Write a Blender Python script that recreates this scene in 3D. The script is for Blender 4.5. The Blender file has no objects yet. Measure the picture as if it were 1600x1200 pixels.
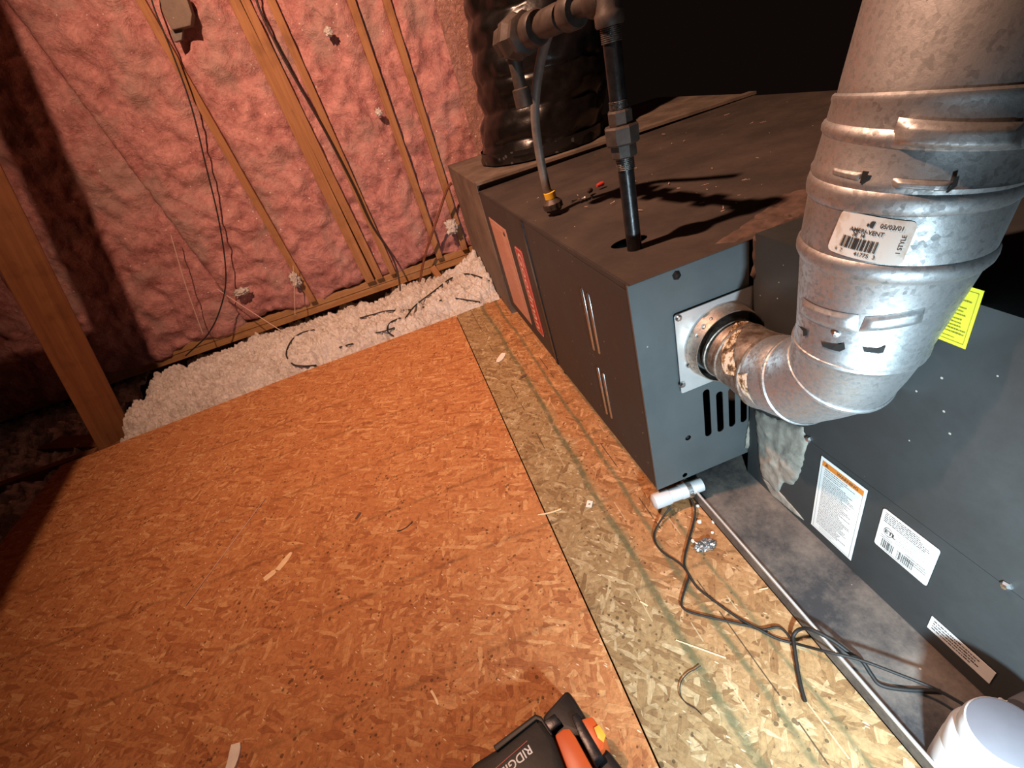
import bpy, bmesh, math, random
from math import pi, sin, cos, radians
from mathutils import Vector, Matrix, noise
random.seed(7)
SC = bpy.context.scene
COL = SC.collection

# ------------------------------------------------------------------ camera
F = 736.44
CP = Vector((-0.3052, -0.6531, 0.8732))
RX = Vector((0.9329, -0.2626, -0.2466)).normalized()
FW = Vector((0.0907, 0.8337, -0.5447)).normalized()
RX = (RX - FW * RX.dot(FW)).normalized()
DN = FW.cross(RX)
cam = bpy.data.cameras.new('camera')
cam.sensor_width = 36.0
cam.lens = F * 36.0 / 1600.0
cam.clip_start = 0.01
camo = bpy.data.objects.new('camera', cam)
M = Matrix((RX, -DN, -FW)).transposed().to_4x4()
M.translation = CP
camo.matrix_world = M
COL.objects.link(camo)
SC.camera = camo

# ------------------------------------------------------------------ world, lights, exposure
w = bpy.data.worlds.new('attic_dark')
w.use_nodes = True
w.node_tree.nodes['Background'].inputs[0].default_value = (1.0, 0.55, 0.42, 1)
w.node_tree.nodes['Background'].inputs[1].default_value = 0.0045
SC.world = w

def spot(name, loc, target, energy, color, size, blend, rad):
    l = bpy.data.lights.new(name, 'SPOT')
    l.energy = energy; l.color = color; l.spot_size = radians(size); l.spot_blend = blend; l.shadow_soft_size = rad
    o = bpy.data.objects.new(name, l)
    o.location = loc
    o.rotation_euler = (Vector(target) - Vector(loc)).to_track_quat('-Z', 'Y').to_euler()
    COL.objects.link(o)
    return o
spot('warm_work_light', (-0.92, 0.20, 2.42), (1.05, 1.80, 0.40), 385, (1.0, 0.56, 0.37), 150, 1.0, 0.035)
spot('cool_flashlight', (-0.12, -0.73, 0.37), (0.17, -0.28, 0.12), 41, (0.66, 0.88, 1.0), 142, 1.0, 0.015)
vs = SC.view_settings
vs.view_transform = 'Standard'; vs.look = 'None'; vs.gamma = 1.0; vs.exposure = 0.0
vs.use_curve_mapping = False

# ------------------------------------------------------------------ picture rays (used only to read positions off planes)
def ray(px, py):
    return (FW * F + RX * (px - 800.0) + DN * (py - 600.0)).normalized()
def at(px, py, ax, v):
    d = ray(px, py); i = 'xyz'.index(ax)
    return CP + d * ((v - CP[i]) / d[i])
ROT = Matrix.Identity(3)
rv = Vector((-0.0155, -0.0157, 0.0032))
ROT = Matrix.Rotation(rv.length, 3, rv.normalized())
FURN0 = Vector((0, 0, 0.06))
INV = ROT.transposed()
def atf(px, py, ax, v):            # point on a plane of the furnace's own axes, furnace coordinates
    d = INV @ ray(px, py); c = INV @ (CP - FURN0); i = 'xyz'.index(ax)
    return c + d * ((v - c[i]) / d[i])
def wf(p):                          # world -> furnace coordinates
    return INV @ (Vector(p) - FURN0)

# ------------------------------------------------------------------ materials
def mat(name):
    m = bpy.data.materials.new(name); m.use_nodes = True
    nt = m.node_tree
    return m, nt, nt.nodes['Principled BSDF']
class NB:
    def __init__(s, nt): s.nt = nt
    def n(s, t, **k):
        x = s.nt.nodes.new(t)
        for a, b in k.items(): setattr(x, a, b)
        return x
    def l(s, a, b): s.nt.links.new(a, b)
    def coord(s): return s.n('ShaderNodeTexCoord').outputs['Object']
    def mapping(s, c, scale=(1, 1, 1), rot=(0, 0, 0), loc=(0, 0, 0)):
        m = s.n('ShaderNodeMapping'); s.l(c, m.inputs[0])
        m.inputs['Scale'].default_value = scale; m.inputs['Rotation'].default_value = rot; m.inputs['Location'].default_value = loc
        return m.outputs[0]
    def rotscale(s, c, ang, scale, loc):
        r = s.n('ShaderNodeVectorRotate', rotation_type='Z_AXIS'); s.l(c, r.inputs['Vector']); r.inputs['Angle'].default_value = ang
        return s.mapping(r.outputs[0], scale, (0, 0, 0), loc)
    def noise(s, c, scale, detail=4, rough=.55, dist=0):
        x = s.n('ShaderNodeTexNoise'); s.l(c, x.inputs['Vector'])
        x.inputs['Scale'].default_value = scale; x.inputs['Detail'].default_value = detail
        x.inputs['Roughness'].default_value = rough; x.inputs['Distortion'].default_value = dist
        return x.outputs['Fac']
    def vor(s, c, scale=1, feature='F1', rnd=1.0):
        x = s.n('ShaderNodeTexVoronoi', feature=feature); s.l(c, x.inputs['Vector'])
        x.inputs['Scale'].default_value = scale; x.inputs['Randomness'].default_value = rnd
        return x
    def ramp(s, f, stops, interp='LINEAR'):
        x = s.n('ShaderNodeValToRGB'); x.color_ramp.interpolation = interp
        cr = x.color_ramp
        while len(cr.elements) < len(stops): cr.elements.new(0.5)
        for e, (p, c) in zip(cr.elements, stops):
            e.position = p
            e.color = (c, c, c, 1) if isinstance(c, (int, float)) else (*c, 1)
        s.l(f, x.inputs[0]); return x.outputs[0]
    def mix(s, f, a, b, mode='MIX'):
        x = s.n('ShaderNodeMix', data_type='RGBA', blend_type=mode)
        for sock, v in ((x.inputs[0], f), (x.inputs[6], a), (x.inputs[7], b)):
            if isinstance(v, (int, float)): sock.default_value = v
            elif isinstance(v, tuple): sock.default_value = (*v, 1)
            else: s.l(v, sock)
        return x.outputs[2]
    def math(s, op, a, b=0.0, c=0.0, clamp=False):
        x = s.n('ShaderNodeMath', operation=op); x.use_clamp = clamp
        for i, v in enumerate((a, b, c)):
            if isinstance(v, (int, float)): x.inputs[i].default_value = v
            else: s.l(v, x.inputs[i])
        return x.outputs[0]
    def bump(s, h, strength, dist, bsdf, prev=None):
        x = s.n('ShaderNodeBump'); s.l(h, x.inputs['Height'])
        x.inputs['Strength'].default_value = strength; x.inputs['Distance'].default_value = dist
        if prev is not None: s.l(prev, x.inputs['Normal'])
        if bsdf: s.l(x.outputs[0], bsdf.inputs['Normal'])
        return x.outputs[0]

def plain(name, color, rough=.6, metal=0.0, var=.0, scale=40, bump=0.0):
    m, nt, b = mat(name); g = NB(nt)
    b.inputs['Roughness'].default_value = rough; b.inputs['Metallic'].default_value = metal
    c = g.coord()
    f = g.noise(c, scale, 5, .6)
    d = tuple(x * (1 - var) for x in color); u = tuple(min(1, x * (1 + var)) for x in color)
    g.l(g.ramp(f, [(.3, d), (.7, u)]), b.inputs['Base Color'])
    if bump: g.bump(f, bump, .002, b)
    return m

def osb(name, tones, seed, green=0.0, dust=0.0):
    m, nt, b = mat(name); g = NB(nt)
    c = g.coord()
    warp = g.n('ShaderNodeTexNoise'); g.l(c, warp.inputs['Vector']); warp.inputs['Scale'].default_value = 30; warp.inputs['Detail'].default_value = 3
    wv = g.n('ShaderNodeVectorMath', operation='MULTIPLY_ADD'); g.l(warp.outputs['Color'], wv.inputs[0]); wv.inputs[1].default_value = (.012, .012, 0); g.l(c, wv.inputs[2])
    cw = wv.outputs[0]
    col = None; height = None
    rnd = random.Random(seed)
    angs = [.1, 1.2, 2.2, .65, 2.75, 1.65, .35]
    for i, a in enumerate(angs):
        sx, sy = (19, 75) if i < 4 else (26, 110)
        mp = g.rotscale(cw, a + seed * .13, (sx, sy, 1), (rnd.random() * 9, rnd.random() * 9, 0))
        v = g.vor(mp, 1)
        sep = g.n('ShaderNodeSeparateColor'); g.l(v.outputs['Color'], sep.inputs[0])
        grain = g.noise(g.rotscale(c, a + seed * .13, (18, 420, 1), (0, 0, 0)), 1, 3)
        fine = g.math('MULTIPLY_ADD', grain, .55, sep.outputs[0])
        tone = g.ramp(g.math('SUBTRACT', fine, .27), tones)
        edge = g.vor(mp, 1, 'DISTANCE_TO_EDGE').outputs['Distance']
        em = g.ramp(edge, [(0.0, .80), (.05, 1.0)])
        tone = g.mix(1.0, tone, em, 'MULTIPLY')
        h = g.math('ADD', sep.outputs[2], g.math('MULTIPLY', edge, .4))
        if col is None: col, height = tone, h
        else:
            mask = g.math('GREATER_THAN', sep.outputs[1], .60)
            col = g.mix(mask, col, tone)
            hm = g.n('ShaderNodeMix', data_type='FLOAT'); g.l(mask, hm.inputs[0]); g.l(height, hm.inputs[2]); g.l(h, hm.inputs[3])
            height = hm.outputs[0]
    col = g.mix(1.0, col, g.ramp(g.noise(c, 110, 6, .75), [(.30, .62), (.55, 1.0), (.72, 1.22)]), 'MULTIPLY')
    # broad wear
    f = g.noise(c, 3.0, 4, .6)
    col = g.mix(g.ramp(f, [(.35, 0.0), (.7, .30)]), col, tones[1][1])
    # dark pits and chips, pale crumbs
    v = g.vor(c, 75); pit = g.math('LESS_THAN', v.outputs['Distance'], g.math('MULTIPLY', g.ramp(g.noise(c, 14, 4, .7), [(.40, 0.0), (.72, 1.0)]), .36))
    col = g.mix(g.math('MULTIPLY', pit, .75), col, tuple(x * .18 for x in tones[1][1]))
    v = g.vor(g.rotscale(c, .9, (45, 190, 1), (0, 0, 0)), 1); sp = g.n('ShaderNodeSeparateColor'); g.l(v.outputs['Color'], sp.inputs[0])
    cr = g.math('MULTIPLY', g.math('LESS_THAN', v.outputs['Distance'], .17), g.math('GREATER_THAN', sp.outputs[0], .84))
    col = g.mix(g.math('MULTIPLY', cr, .7), col, (.9, .72, .5))
    xyz = g.n('ShaderNodeSeparateXYZ'); g.l(c, xyz.inputs[0])
    if green:   # the strip's edge near the furnace kept its orange colour
        t_ = g.math('ADD', xyz.outputs[0], g.math('MULTIPLY', g.math('SUBTRACT', g.noise(c, 7, 4, .65), .5), .10))
        k = g.ramp(g.math('ADD', t_, .5), [(.385, 0.0), (.415, .75)])
        k = g.math('MULTIPLY', k, g.ramp(g.math('ADD', xyz.outputs[1], .5), [(.05, .15), (.45, 1.0)]))
        col = g.mix(k, col, g.mix(1.0, col, (1.25, .80, .62), 'MULTIPLY'))
    wob = g.math('MULTIPLY', g.math('SUBTRACT', g.noise(c, 4, 3), .5), .02)
    X, Y = xyz.outputs[0], g.math('ADD', xyz.outputs[1], wob)
    # printed layout rows across the sheet
    for yy in (.98, .77, .54, .31, .08, -.15):
        d = g.math('ABSOLUTE', g.math('SUBTRACT', Y, yy))
        k = g.math('MULTIPLY', g.ramp(d, [(0.0, 1.0), (.008, 0.0)]), g.ramp(g.noise(c, 22, 4), [(.35, 0.0), (.6, .6)]))
        col = g.mix(k, col, tuple(x * .3 for x in tones[1][1]))
    if green:
        wob2 = g.math('MULTIPLY', g.math('SUBTRACT', g.noise(g.mapping(c, (5, 3, 1)), 1, 4), .5), .045)
        X2 = g.math('ADD', X, wob2)
        brk = g.ramp(g.noise(c, 35, 5, .7), [(.3, .25), (.55, .95)])
        for xx, wd in ((-.108, .0065), (-.045, .005), (.02, .004)):
            d = g.math('ABSOLUTE', g.math('SUBTRACT', X2, xx))
            k = g.math('MULTIPLY', g.ramp(d, [(wd * .55, 1.0), (wd * 1.4, 0.0)]), brk)
            col = g.mix(g.math('MULTIPLY', k, .9), col, (.10, .10, .05))
        for xx in (-.165, -.14, -.08, -.025, .004, .045):
            d = g.math('ABSOLUTE', g.math('SUBTRACT', g.math('ADD', X, g.math('MULTIPLY', wob2, .12)), xx))
            k = g.math('MULTIPLY', g.math('LESS_THAN', d, .0011), g.math('GREATER_THAN', g.noise(g.mapping(c, (10, 9, 1), (0, 0, 0), (xx * 90, 0, 0)), 1, 2), .55))
            col = g.mix(g.math('MULTIPLY', k, .9 if int(xx * 1000) % 2 else .4), col, (.05, .035, .02) if int(xx * 1000) % 2 else (.65, .55, .35))
    g.l(col, b.inputs['Base Color'])
    b.inputs['Roughness'].default_value = .72
    b.inputs['Specular IOR Level'].default_value = .25
    g.bump(g.math('ADD', height, g.math('MULTIPLY', g.noise(c, 300, 3), .35)), .45, .0010, b)
    return m

M_OSB = osb('osb_orange', [(.0, (.33, .115, .042)), (.25, (.47, .19, .070)), (.82, (.545, .25, .098)), (1.0, (.66, .37, .165))], 1)
M_OSB2 = osb('osb_strip', [(.0, (.20, .115, .05)), (.28, (.31, .200, .092)), (.82, (.385, .27, .135)), (1.0, (.52, .41, .24))], 4, green=1)

def wood(name, a, b_, scale=1.0, axis=2, dirty=.3):
    m, nt, b = mat(name); g = NB(nt)
    c = g.coord()
    sc = [90, 90, 90]; sc[axis] = 4
    f = g.noise(g.mapping(c, tuple(x * scale for x in sc)), 1, 4, .6, .6)
    f2 = g.noise(g.mapping(c, tuple(x * scale * .2 for x in sc)), 1, 3, .5)
    col = g.ramp(g.math('ADD', g.math('MULTIPLY', f, .6), g.math('MULTIPLY', f2, .5)), [(.35, a), (.75, b_)])
    col = g.mix(g.math('MULTIPLY', g.ramp(g.noise(c, 14, 4), [(.5, 0.0), (.72, 1.0)]), dirty), col, tuple(x * .25 for x in a))
    g.l(col, b.inputs['Base Color']); b.inputs['Roughness'].default_value = .75
    b.inputs['Specular IOR Level'].default_value = .2
    g.bump(f, .35, .001, b)
    return m
M_WOOD = wood('pine_lumber', (.27, .12, .052), (.43, .225, .105))
M_WOODX = wood('pine_plate', (.33, .16, .065), (.50, .30, .145), axis=0)
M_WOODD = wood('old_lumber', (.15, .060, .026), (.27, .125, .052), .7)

def fibre(name, a, b_, dusty, bumpd=.012):
    m, nt, b = mat(name); g = NB(nt)
    c = g.coord()
    f = g.noise(c, 9, 8, .68, .8); f2 = g.noise(c, 3.2, 5, .6, .4); f3 = g.noise(c, 55, 6, .75, 1.2)
    col = g.ramp(g.math('ADD', g.math('MULTIPLY', f, .6), g.math('MULTIPLY', f3, .4)), [(.36, a), (.58, b_)])
    col = g.mix(g.ramp(f2, [(.50, 0.0), (.62, .7)]), col, dusty)
    fl = g.vor(g.mapping(c, (50, 50, 50)), 1); s3 = g.n('ShaderNodeSeparateColor'); g.l(fl.outputs['Color'], s3.inputs[0])
    k = g.math('MULTIPLY', g.math('LESS_THAN', fl.outputs['Distance'], .17), g.math('GREATER_THAN', s3.outputs[0], .93))
    col = g.mix(g.math('MULTIPLY', k, .8), col, (.9, .8, .72))
    g.l(col, b.inputs['Base Color']); b.inputs['Roughness'].default_value = .95
    b.inputs['Specular IOR Level'].default_value = .05
    h = g.math('ADD', f, g.math('MULTIPLY', f3, .35))
    g.bump(h, 1.0, bumpd * 1.6, b)
    return m
M_PINK = fibre('pink_fibreglass', (.33, .125, .120), (.66, .335, .31), (.42, .29, .255))
M_PINKD = fibre('dusty_pink_fibreglass', (.46, .26, .25), (.66, .46, .44), (.40, .28, .26))

def fluff(name):
    m, nt, b = mat(name); g = NB(nt)
    c = g.coord()
    f = g.noise(c, 70, 8, .75, .8); f2 = g.noise(c, 8, 4)
    col = g.ramp(g.math('ADD', g.math('MULTIPLY', f, .7), g.math('MULTIPLY', f2, .3)), [(.34, (.52, .42, .35)), (.54, (.93, .88, .83))])  # darker tone paints crevice shade into the fluff, spread by noise
    g.l(col, b.inputs['Base Color']); b.inputs['Roughness'].default_value = 1
    b.inputs['Specular IOR Level'].default_value = .05
    g.bump(f, 1.0, .012, b)
    return m
M_FLUFF = fluff('white_loosefill')

def painted(name, color, rough, dustc, dusta, metal=.25, spec=.5):
    m, nt, b = mat(name); g = NB(nt)
    c = g.coord()
    f = g.noise(c, 6, 6, .65); f2 = g.noise(c, 120, 4, .7)
    col = g.mix(g.math('MULTIPLY', g.ramp(g.math('ADD', g.math('MULTIPLY', f, .8), g.math('MULTIPLY', f2, .2)), [(.42, 0.0), (.66, 1.0)]), dusta), color, dustc)
    v = g.vor(c, 45); s3 = g.n('ShaderNodeSeparateColor'); g.l(v.outputs['Color'], s3.inputs[0])
    k = g.math('MULTIPLY', g.math('LESS_THAN', v.outputs['Distance'], .07), g.math('GREATER_THAN', s3.outputs[0], .86))
    col = g.mix(g.math('MULTIPLY', k, .7), col, (.6, .55, .48))
    g.l(col, b.inputs['Base Color'])
    b.inputs['Metallic'].default_value = metal
    g.l(g.ramp(f, [(.3, rough), (.7, min(1, rough + .25))]), b.inputs['Roughness'])
    g.bump(g.noise(c, 260, 3), .15, .0005, b)
    return m
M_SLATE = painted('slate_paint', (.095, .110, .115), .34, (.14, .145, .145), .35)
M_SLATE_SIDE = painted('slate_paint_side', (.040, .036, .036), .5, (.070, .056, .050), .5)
M_TOP = painted('dusty_top_paint', (.036, .027, .023), .65, (.066, .046, .035), .8, .0)
M_CAB = painted('cabinet_paint', (.040, .044, .045), .40, (.06, .064, .066), .5)
M_PLEN = painted('dusty_plenum_metal', (.12, .09, .07), .6, (.25, .19, .145), .85, .1)
M_PAN = painted('dirty_pan_metal', (.045, .046, .050), .42, (.26, .22, .185), .85, .2)

def galv(name, base, rust=0.0, rough=.46):
    m, nt, b = mat(name); g = NB(nt)
    c = g.coord()
    v = g.vor(g.mapping(c, (1, 1, 1)), 230); s3 = g.n('ShaderNodeSeparateColor'); g.l(v.outputs['Color'], s3.inputs[0])
    f = g.noise(c, 30, 6, .75, .4); f2 = g.noise(c, 230, 5, .8)
    lo = tuple(x * .55 for x in base)
    k = g.math('ADD', g.math('MULTIPLY', s3.outputs[0], .25), g.math('ADD', g.math('MULTIPLY', f, .45), g.math('MULTIPLY', f2, .35)))
    col = g.ramp(k, [(.36, lo), (.58, base)])
    if rust:
        r = g.noise(c, 45, 7, .72)
        col = g.mix(g.ramp(r, [(.5 - rust * .25, 0.0), (.62, .9)]), col, (.13, .075, .045))
    g.l(col, b.inputs['Base Color'])
    b.inputs['Metallic'].default_value = 1.0 if not rust else .75
    g.l(g.ramp(k, [(.3, rough + .22), (.7, rough)]), b.inputs['Roughness'])
    g.bump(g.math('ADD', f2, g.math('MULTIPLY', s3.outputs[1], .3)), .22, .0007, b)
    return m
M_GALV = galv('galvanised_steel', (.60, .61, .62))
M_GALV_RUST = galv('rusty_galvanised_steel', (.50, .45, .40), .8, .42)
M_BRIGHT = plain('bright_flange_steel', (.80, .81, .81), .38, .75, .06, 30)
M_COLR = galv('brownish_ring_steel', (.62, .52, .44), 0, .35)
M_IRON = plain('black_iron', (.035, .034, .036), .33, .7, .4, 60, .3)
M_IRONT = plain('worn_thread_iron', (.17, .16, .15), .4, .9, .5, 200, .4)
M_FIT = plain('dusty_iron_fitting', (.060, .045, .038), .55, .3, .4, 40, .3)
M_HOSE = plain('grey_conduit', (.14, .115, .10), .5, 0, .25, 60, .1)
M_YEL = plain('yellow_plastic', (.75, .45, .04), .4)
M_BLACKP = plain('black_plastic_film', (.006, .005, .005), .28, 0, .4, 30, .5)
M_BLK = plain('black_cable', (.012, .011, .010), .6)
M_BRCABLE = plain('dark_cable', (.022, .012, .009), .6)
M_DARK = plain('dark_void_metal', (.012, .012, .012), .7)
M_PAPER = plain('label_paper', (.80, .79, .76), .55, 0, .04, 15)
M_PAPERP = plain('faded_pink_label', (.62, .33, .25), .55, 0, .08, 30)
M_PAPERY = plain('yellow_label', (.78, .72, .04), .5, 0, .05, 20)
M_INK = plain('ink', (.045, .045, .045), .6)
M_INKL = plain('grey_ink', (.33, .33, .33), .6)
M_INKY = plain('ink_on_yellow', (.20, .19, .015), .6)
M_ORANGE = plain('warning_orange', (.72, .22, .03), .55)
M_RED = plain('logo_red', (.50, .045, .035), .45)
M_REDW = plain('logo_white', (.80, .58, .52), .5)
M_PVC = plain('white_plastic', (.60, .61, .62), .35, 0, .03, 20)
M_PVCG = plain('grey_plastic_shade', (.115, .11, .125), .6, 0, .06, 30)  # grey taken darker so the upright fitting's top looks shaded
M_MASTIC = plain('grey_mastic', (.30, .28, .24), .42, 0, .35, 45, .9)
M_MASTICD = plain('dusty_brown_mastic', (.095, .058, .045), .75, 0, .4, 35, .9)
M_ZINC = plain('zinc_screw', (.6, .6, .6), .3, 1, .2, 200)
M_COPPER = plain('dull_copper', (.30, .12, .07), .4, .6, .2, 40)
M_TOOLB = plain('black_tool_plastic', (.004, .0035, .0035), .5, 0, .2, 80, .1)
M_TOOLO = plain('orange_tool_plastic', (.62, .10, .02), .4)
M_STRING = plain('pale_string', (.62, .44, .36), .8)
M_SPLINT = plain('pale_wood_splinter', (.82, .60, .35), .7, 0, .15, 60)
M_WHITEB = plain('white_scrap', (.80, .74, .66), .7, 0, .1, 50)
M_CARDW = plain('brown_void_board', (.10, .06, .045), .8)

# ------------------------------------------------------------------ mesh helpers
def tagp(o, label=None, cat=None, group=None, kind=None):
    if label: o['label'] = label
    if cat: o['category'] = cat
    if group: o['group'] = group
    if kind: o['kind'] = kind
    return o
def root(name, loc, label, cat, group=None, rot=None):
    o = bpy.data.objects.new(name, None); o.empty_display_size = .05
    o.location = loc
    if rot is not None: o.rotation_euler = rot
    COL.objects.link(o)
    return tagp(o, label, cat, group)
def link(name, me, m, parent=None, loc=(0, 0, 0), smooth=None):
    o = bpy.data.objects.new(name, me); o.location = loc
    COL.objects.link(o)
    if m is not None and not me.materials: me.materials.append(m)
    if parent is not None: o.parent = parent
    if smooth is not None:
        me.polygons.foreach_set('use_smooth', [True] * len(me.polygons))
        if smooth < 180:
            try: me.set_sharp_from_angle(angle=radians(smooth))
            except Exception: pass
    return o
class MB:
    """collects shapes in world (or root-local) coordinates"""
    def __init__(s): s.v = []; s.f = []; s.mi = []
    def add(s, vs, fs, mi=0):
        k = len(s.v); s.v += [Vector(v) for v in vs]; s.f += [tuple(i + k for i in f) for f in fs]; s.mi += [mi] * len(fs); return s
    def box(s, a, b, mi=0, M=None):
        x0, y0, z0 = a; x1, y1, z1 = b
        vs = [Vector(p) for p in ((x0, y0, z0), (x1, y0, z0), (x1, y1, z0), (x0, y1, z0), (x0, y0, z1), (x1, y0, z1), (x1, y1, z1), (x0, y1, z1))]
        if M is not None: vs = [M @ v for v in vs]
        return s.add(vs, [(0, 3, 2, 1), (4, 5, 6, 7), (0, 1, 5, 4), (1, 2, 6, 5), (2, 3, 7, 6), (3, 0, 4, 7)], mi)
    def prism(s, pts, off, mi=0):
        """pts: planar loop, off: extrusion vector"""
        n = len(pts); off = Vector(off); pts = [Vector(p) for p in pts]
        nrm = Vector((0, 0, 0))
        for i in range(n): nrm += pts[i].cross(pts[(i + 1) % n])
        if nrm.dot(off) > 0: pts = pts[::-1]
        vs = pts + [p + off for p in pts]
        fs = [tuple(range(n)), tuple(range(2 * n - 1, n - 1, -1))]
        for i in range(n):
            j = (i + 1) % n
            fs.append((i, i + n, j + n, j))
        return s.add(vs, fs, mi)
    def tube(s, pts, r, n=10, mi=0, cap=True):
        pts = [Vector(p) for p in pts]
        rs = r if isinstance(r, (list, tuple)) else [r] * len(pts)
        vs = []; fs = []
        t0 = (pts[1] - pts[0]).normalized()
        u = t0.orthogonal().normalized()
        for i, p in enumerate(pts):
            a = pts[max(i - 1, 0)]; b = pts[min(i + 1, len(pts) - 1)]
            t = (b - a)
            t = t.normalized() if t.length > 1e-9 else t0
            u = (u - t * u.dot(t)).normalized(); vv = t.cross(u)
            for k in range(n):
                an = 2 * pi * k / n
                vs.append(p + (u * cos(an) + vv * sin(an)) * rs[i])
        for i in range(len(pts) - 1):
            for k in range(n):
                k2 = (k + 1) % n
                fs.append((i * n + k, i * n + k2, (i + 1) * n + k2, (i + 1) * n + k))
        if cap:
            fs.append(tuple(range(n - 1, -1, -1))); fs.append(tuple((len(pts) - 1) * n + k for k in range(n)))
        return s.add(vs, fs, mi)
    def rings(s, rg, mi=0, cap=(False, False)):
        """rg: list of rings, each a list of n points"""
        n = len(rg[0]); vs = [p for r in rg for p in r]; fs = []
        for i in range(len(rg) - 1):
            for k in range(n):
                k2 = (k + 1) % n
                fs.append((i * n + k, i * n + k2, (i + 1) * n + k2, (i + 1) * n + k))
        if cap[0]: fs.append(tuple(range(n - 1, -1, -1)))
        if cap[1]: fs.append(tuple((len(rg) - 1) * n + k for k in range(n)))
        return s.add(vs, fs, mi)
    def lathe(s, prof, M, n=32, mi=0, cap=(True, True)):
        rg = [[M @ Vector((r * cos(2 * pi * k / n), r * sin(2 * pi * k / n), z)) for k in range(n)] for r, z in prof]
        return s.rings(rg, mi, cap)
    def build(s, name, m, parent=None, origin=None, smooth=None, bevel=0.0, inv=None):
        o = Vector(origin) if origin is not None else Vector((0, 0, 0))
        vs = s.v
        me = bpy.data.meshes.new(name)
        me.from_pydata([tuple(v - o) for v in vs], [], s.f)
        ms = m if isinstance(m, (list, tuple)) else [m]
        for x in ms: me.materials.append(x)
        if len(ms) > 1: me.polygons.foreach_set('material_index', s.mi)
        me.update()
        if bevel:
            bm = bmesh.new(); bm.from_mesh(me)
            ed = [e for e in bm.edges if len(e.link_faces) == 2 and e.calc_face_angle(0) > .6]
            bmesh.ops.bevel(bm, geom=ed, offset=bevel, segments=2, affect='EDGES', profile=.6)
            bm.to_mesh(me); bm.free()
        return link(name, me, None, parent, o if (parent is None) else (0, 0, 0), smooth)
def bez(pts, k=6):
    """Catmull-Rom through the points"""
    P = [Vector(p) for p in pts]; out = []
    for i in range(len(P) - 1):
        a = P[i - 1] if i else P[0] * 2 - P[1]; b = P[i]; c = P[i + 1]; d = P[i + 2] if i + 2 < len(P) else P[-1] * 2 - P[-2]
        for j in range(k):
            t = j / k
            out.append(.5 * ((2 * b) + (c - a) * t + (2 * a - 5 * b + 4 * c - d) * t * t + (3 * b - a - 3 * c + d) * t ** 3))
    out.append(P[-1]); return out
def axisM(o, z, x=None):
    z = Vector(z).normalized()
    x = z.orthogonal().normalized() if x is None else (Vector(x) - z * Vector(x).dot(z)).normalized()
    y = z.cross(x)
    m = Matrix((x, y, z)).transposed().to_4x4(); m.translation = Vector(o); return m
def flat2d(loops, bev=0.0, depth=.001):
    """2D outline with holes -> mesh (verts, faces), through a filled curve"""
    cu = bpy.data.curves.new('t', 'CURVE'); cu.dimensions = '2D'; cu.fill_mode = 'BOTH'; cu.extrude = depth / 2
    for lp in loops:
        sp = cu.splines.new('POLY'); sp.points.add(len(lp) - 1); sp.use_cyclic_u = True
        for i, (x, y) in enumerate(lp): sp.points[i].co = (x, y, 0, 1)
    return _grab(cu)
def _grab(cu):
    ob = bpy.data.objects.new('t', cu); COL.objects.link(ob)
    dg = bpy.context.evaluated_depsgraph_get(); dg.update()
    me = bpy.data.meshes.new_from_object(ob.evaluated_get(dg))
    v = [x.co.copy() for x in me.vertices]; f = [tuple(p.vertices) for p in me.polygons]
    bpy.data.objects.remove(ob); bpy.data.curves.remove(cu); bpy.data.meshes.remove(me)
    return v, f
def text2d(s, size=1.0, bold=0.0, align='LEFT', shear=0.0, space=1.0):
    cu = bpy.data.curves.new('t', 'FONT'); cu.body = s; cu.size = size; cu.offset = bold; cu.align_x = align; cu.shear = shear
    cu.space_character = space; cu.resolution_u = 3
    return _grab(cu)
def circ(cx, cy, r, n=28): return [(cx + r * cos(2 * pi * k / n), cy + r * sin(2 * pi * k / n)) for k in range(n)]
def rrect(x0, y0, x1, y1, r, n=5):
    out = []
    for cx, cy, a in ((x1 - r, y1 - r, 0), (x0 + r, y1 - r, pi / 2), (x0 + r, y0 + r, pi), (x1 - r, y0 + r, 3 * pi / 2)):
        for k in range(n + 1):
            t = a + pi / 2 * k / n; out.append((cx + r * cos(t), cy + r * sin(t)))
    return out
class Sheet:
    """print collector on a label: 2D (u right, v up, metres, origin bottom left) mapped by fn(u,v,h)"""
    def __init__(s, fn): s.fn = fn; s.mb = MB()
    def poly(s, pts, h=.0003, mi=0): s.mb.add([s.fn(x, y, h) for x, y in pts], [tuple(range(len(pts)))], mi)
    def rect(s, x0, y0, x1, y1, mi=0, h=.0003):
        s.poly([(x0, y0), (x1, y0), (x1, y1), (x0, y1)], h, mi)
    def text(s, t, x, y, size, mi=0, h=.0004, rot=0, **k):
        v, f = text2d(t, size, **k); c, sn = cos(rot), sin(rot)
        s.mb.add([s.fn(x + p.x * c - p.y * sn, y + p.x * sn + p.y * c, h) for p in v], f, mi)
    def lines(s, x0, x1, y1, y0, n, th, mi=0, rag=.3, seed=1):
        rn = random.Random(seed)
        for i in range(n):
            y = y1 + (y0 - y1) * i / max(1, n - 1); x = x0
            end = x1 - (x1 - x0) * rag * rn.random()
            while x < end:
                wd = (x1 - x0) * (.02 + .07 * rn.random()); e = min(x + wd, end)
                s.rect(x, y, e, y + th * (.7 + .3 * rn.random()), mi); x = e + (x1 - x0) * .012
    def bars(s, x0, x1, y0, y1, n, mi=0, seed=1):
        rn = random.Random(seed); ws = [rn.choice((1, 1, 2, 3)) for _ in range(2 * n)]; k = (x1 - x0) / sum(ws); x = x0
        for i, wd in enumerate(ws):
            if i % 2 == 0: s.rect(x, y0, x + wd * k, y1, mi)
            x += wd * k
def planefn(o, u, v):
    o = Vector(o); u = Vector(u).normalized(); v = Vector(v); v = (v - u * v.dot(u)).normalized(); n = u.cross(v)
    return lambda a, b, h: o + u * a + v * b + n * h
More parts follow.
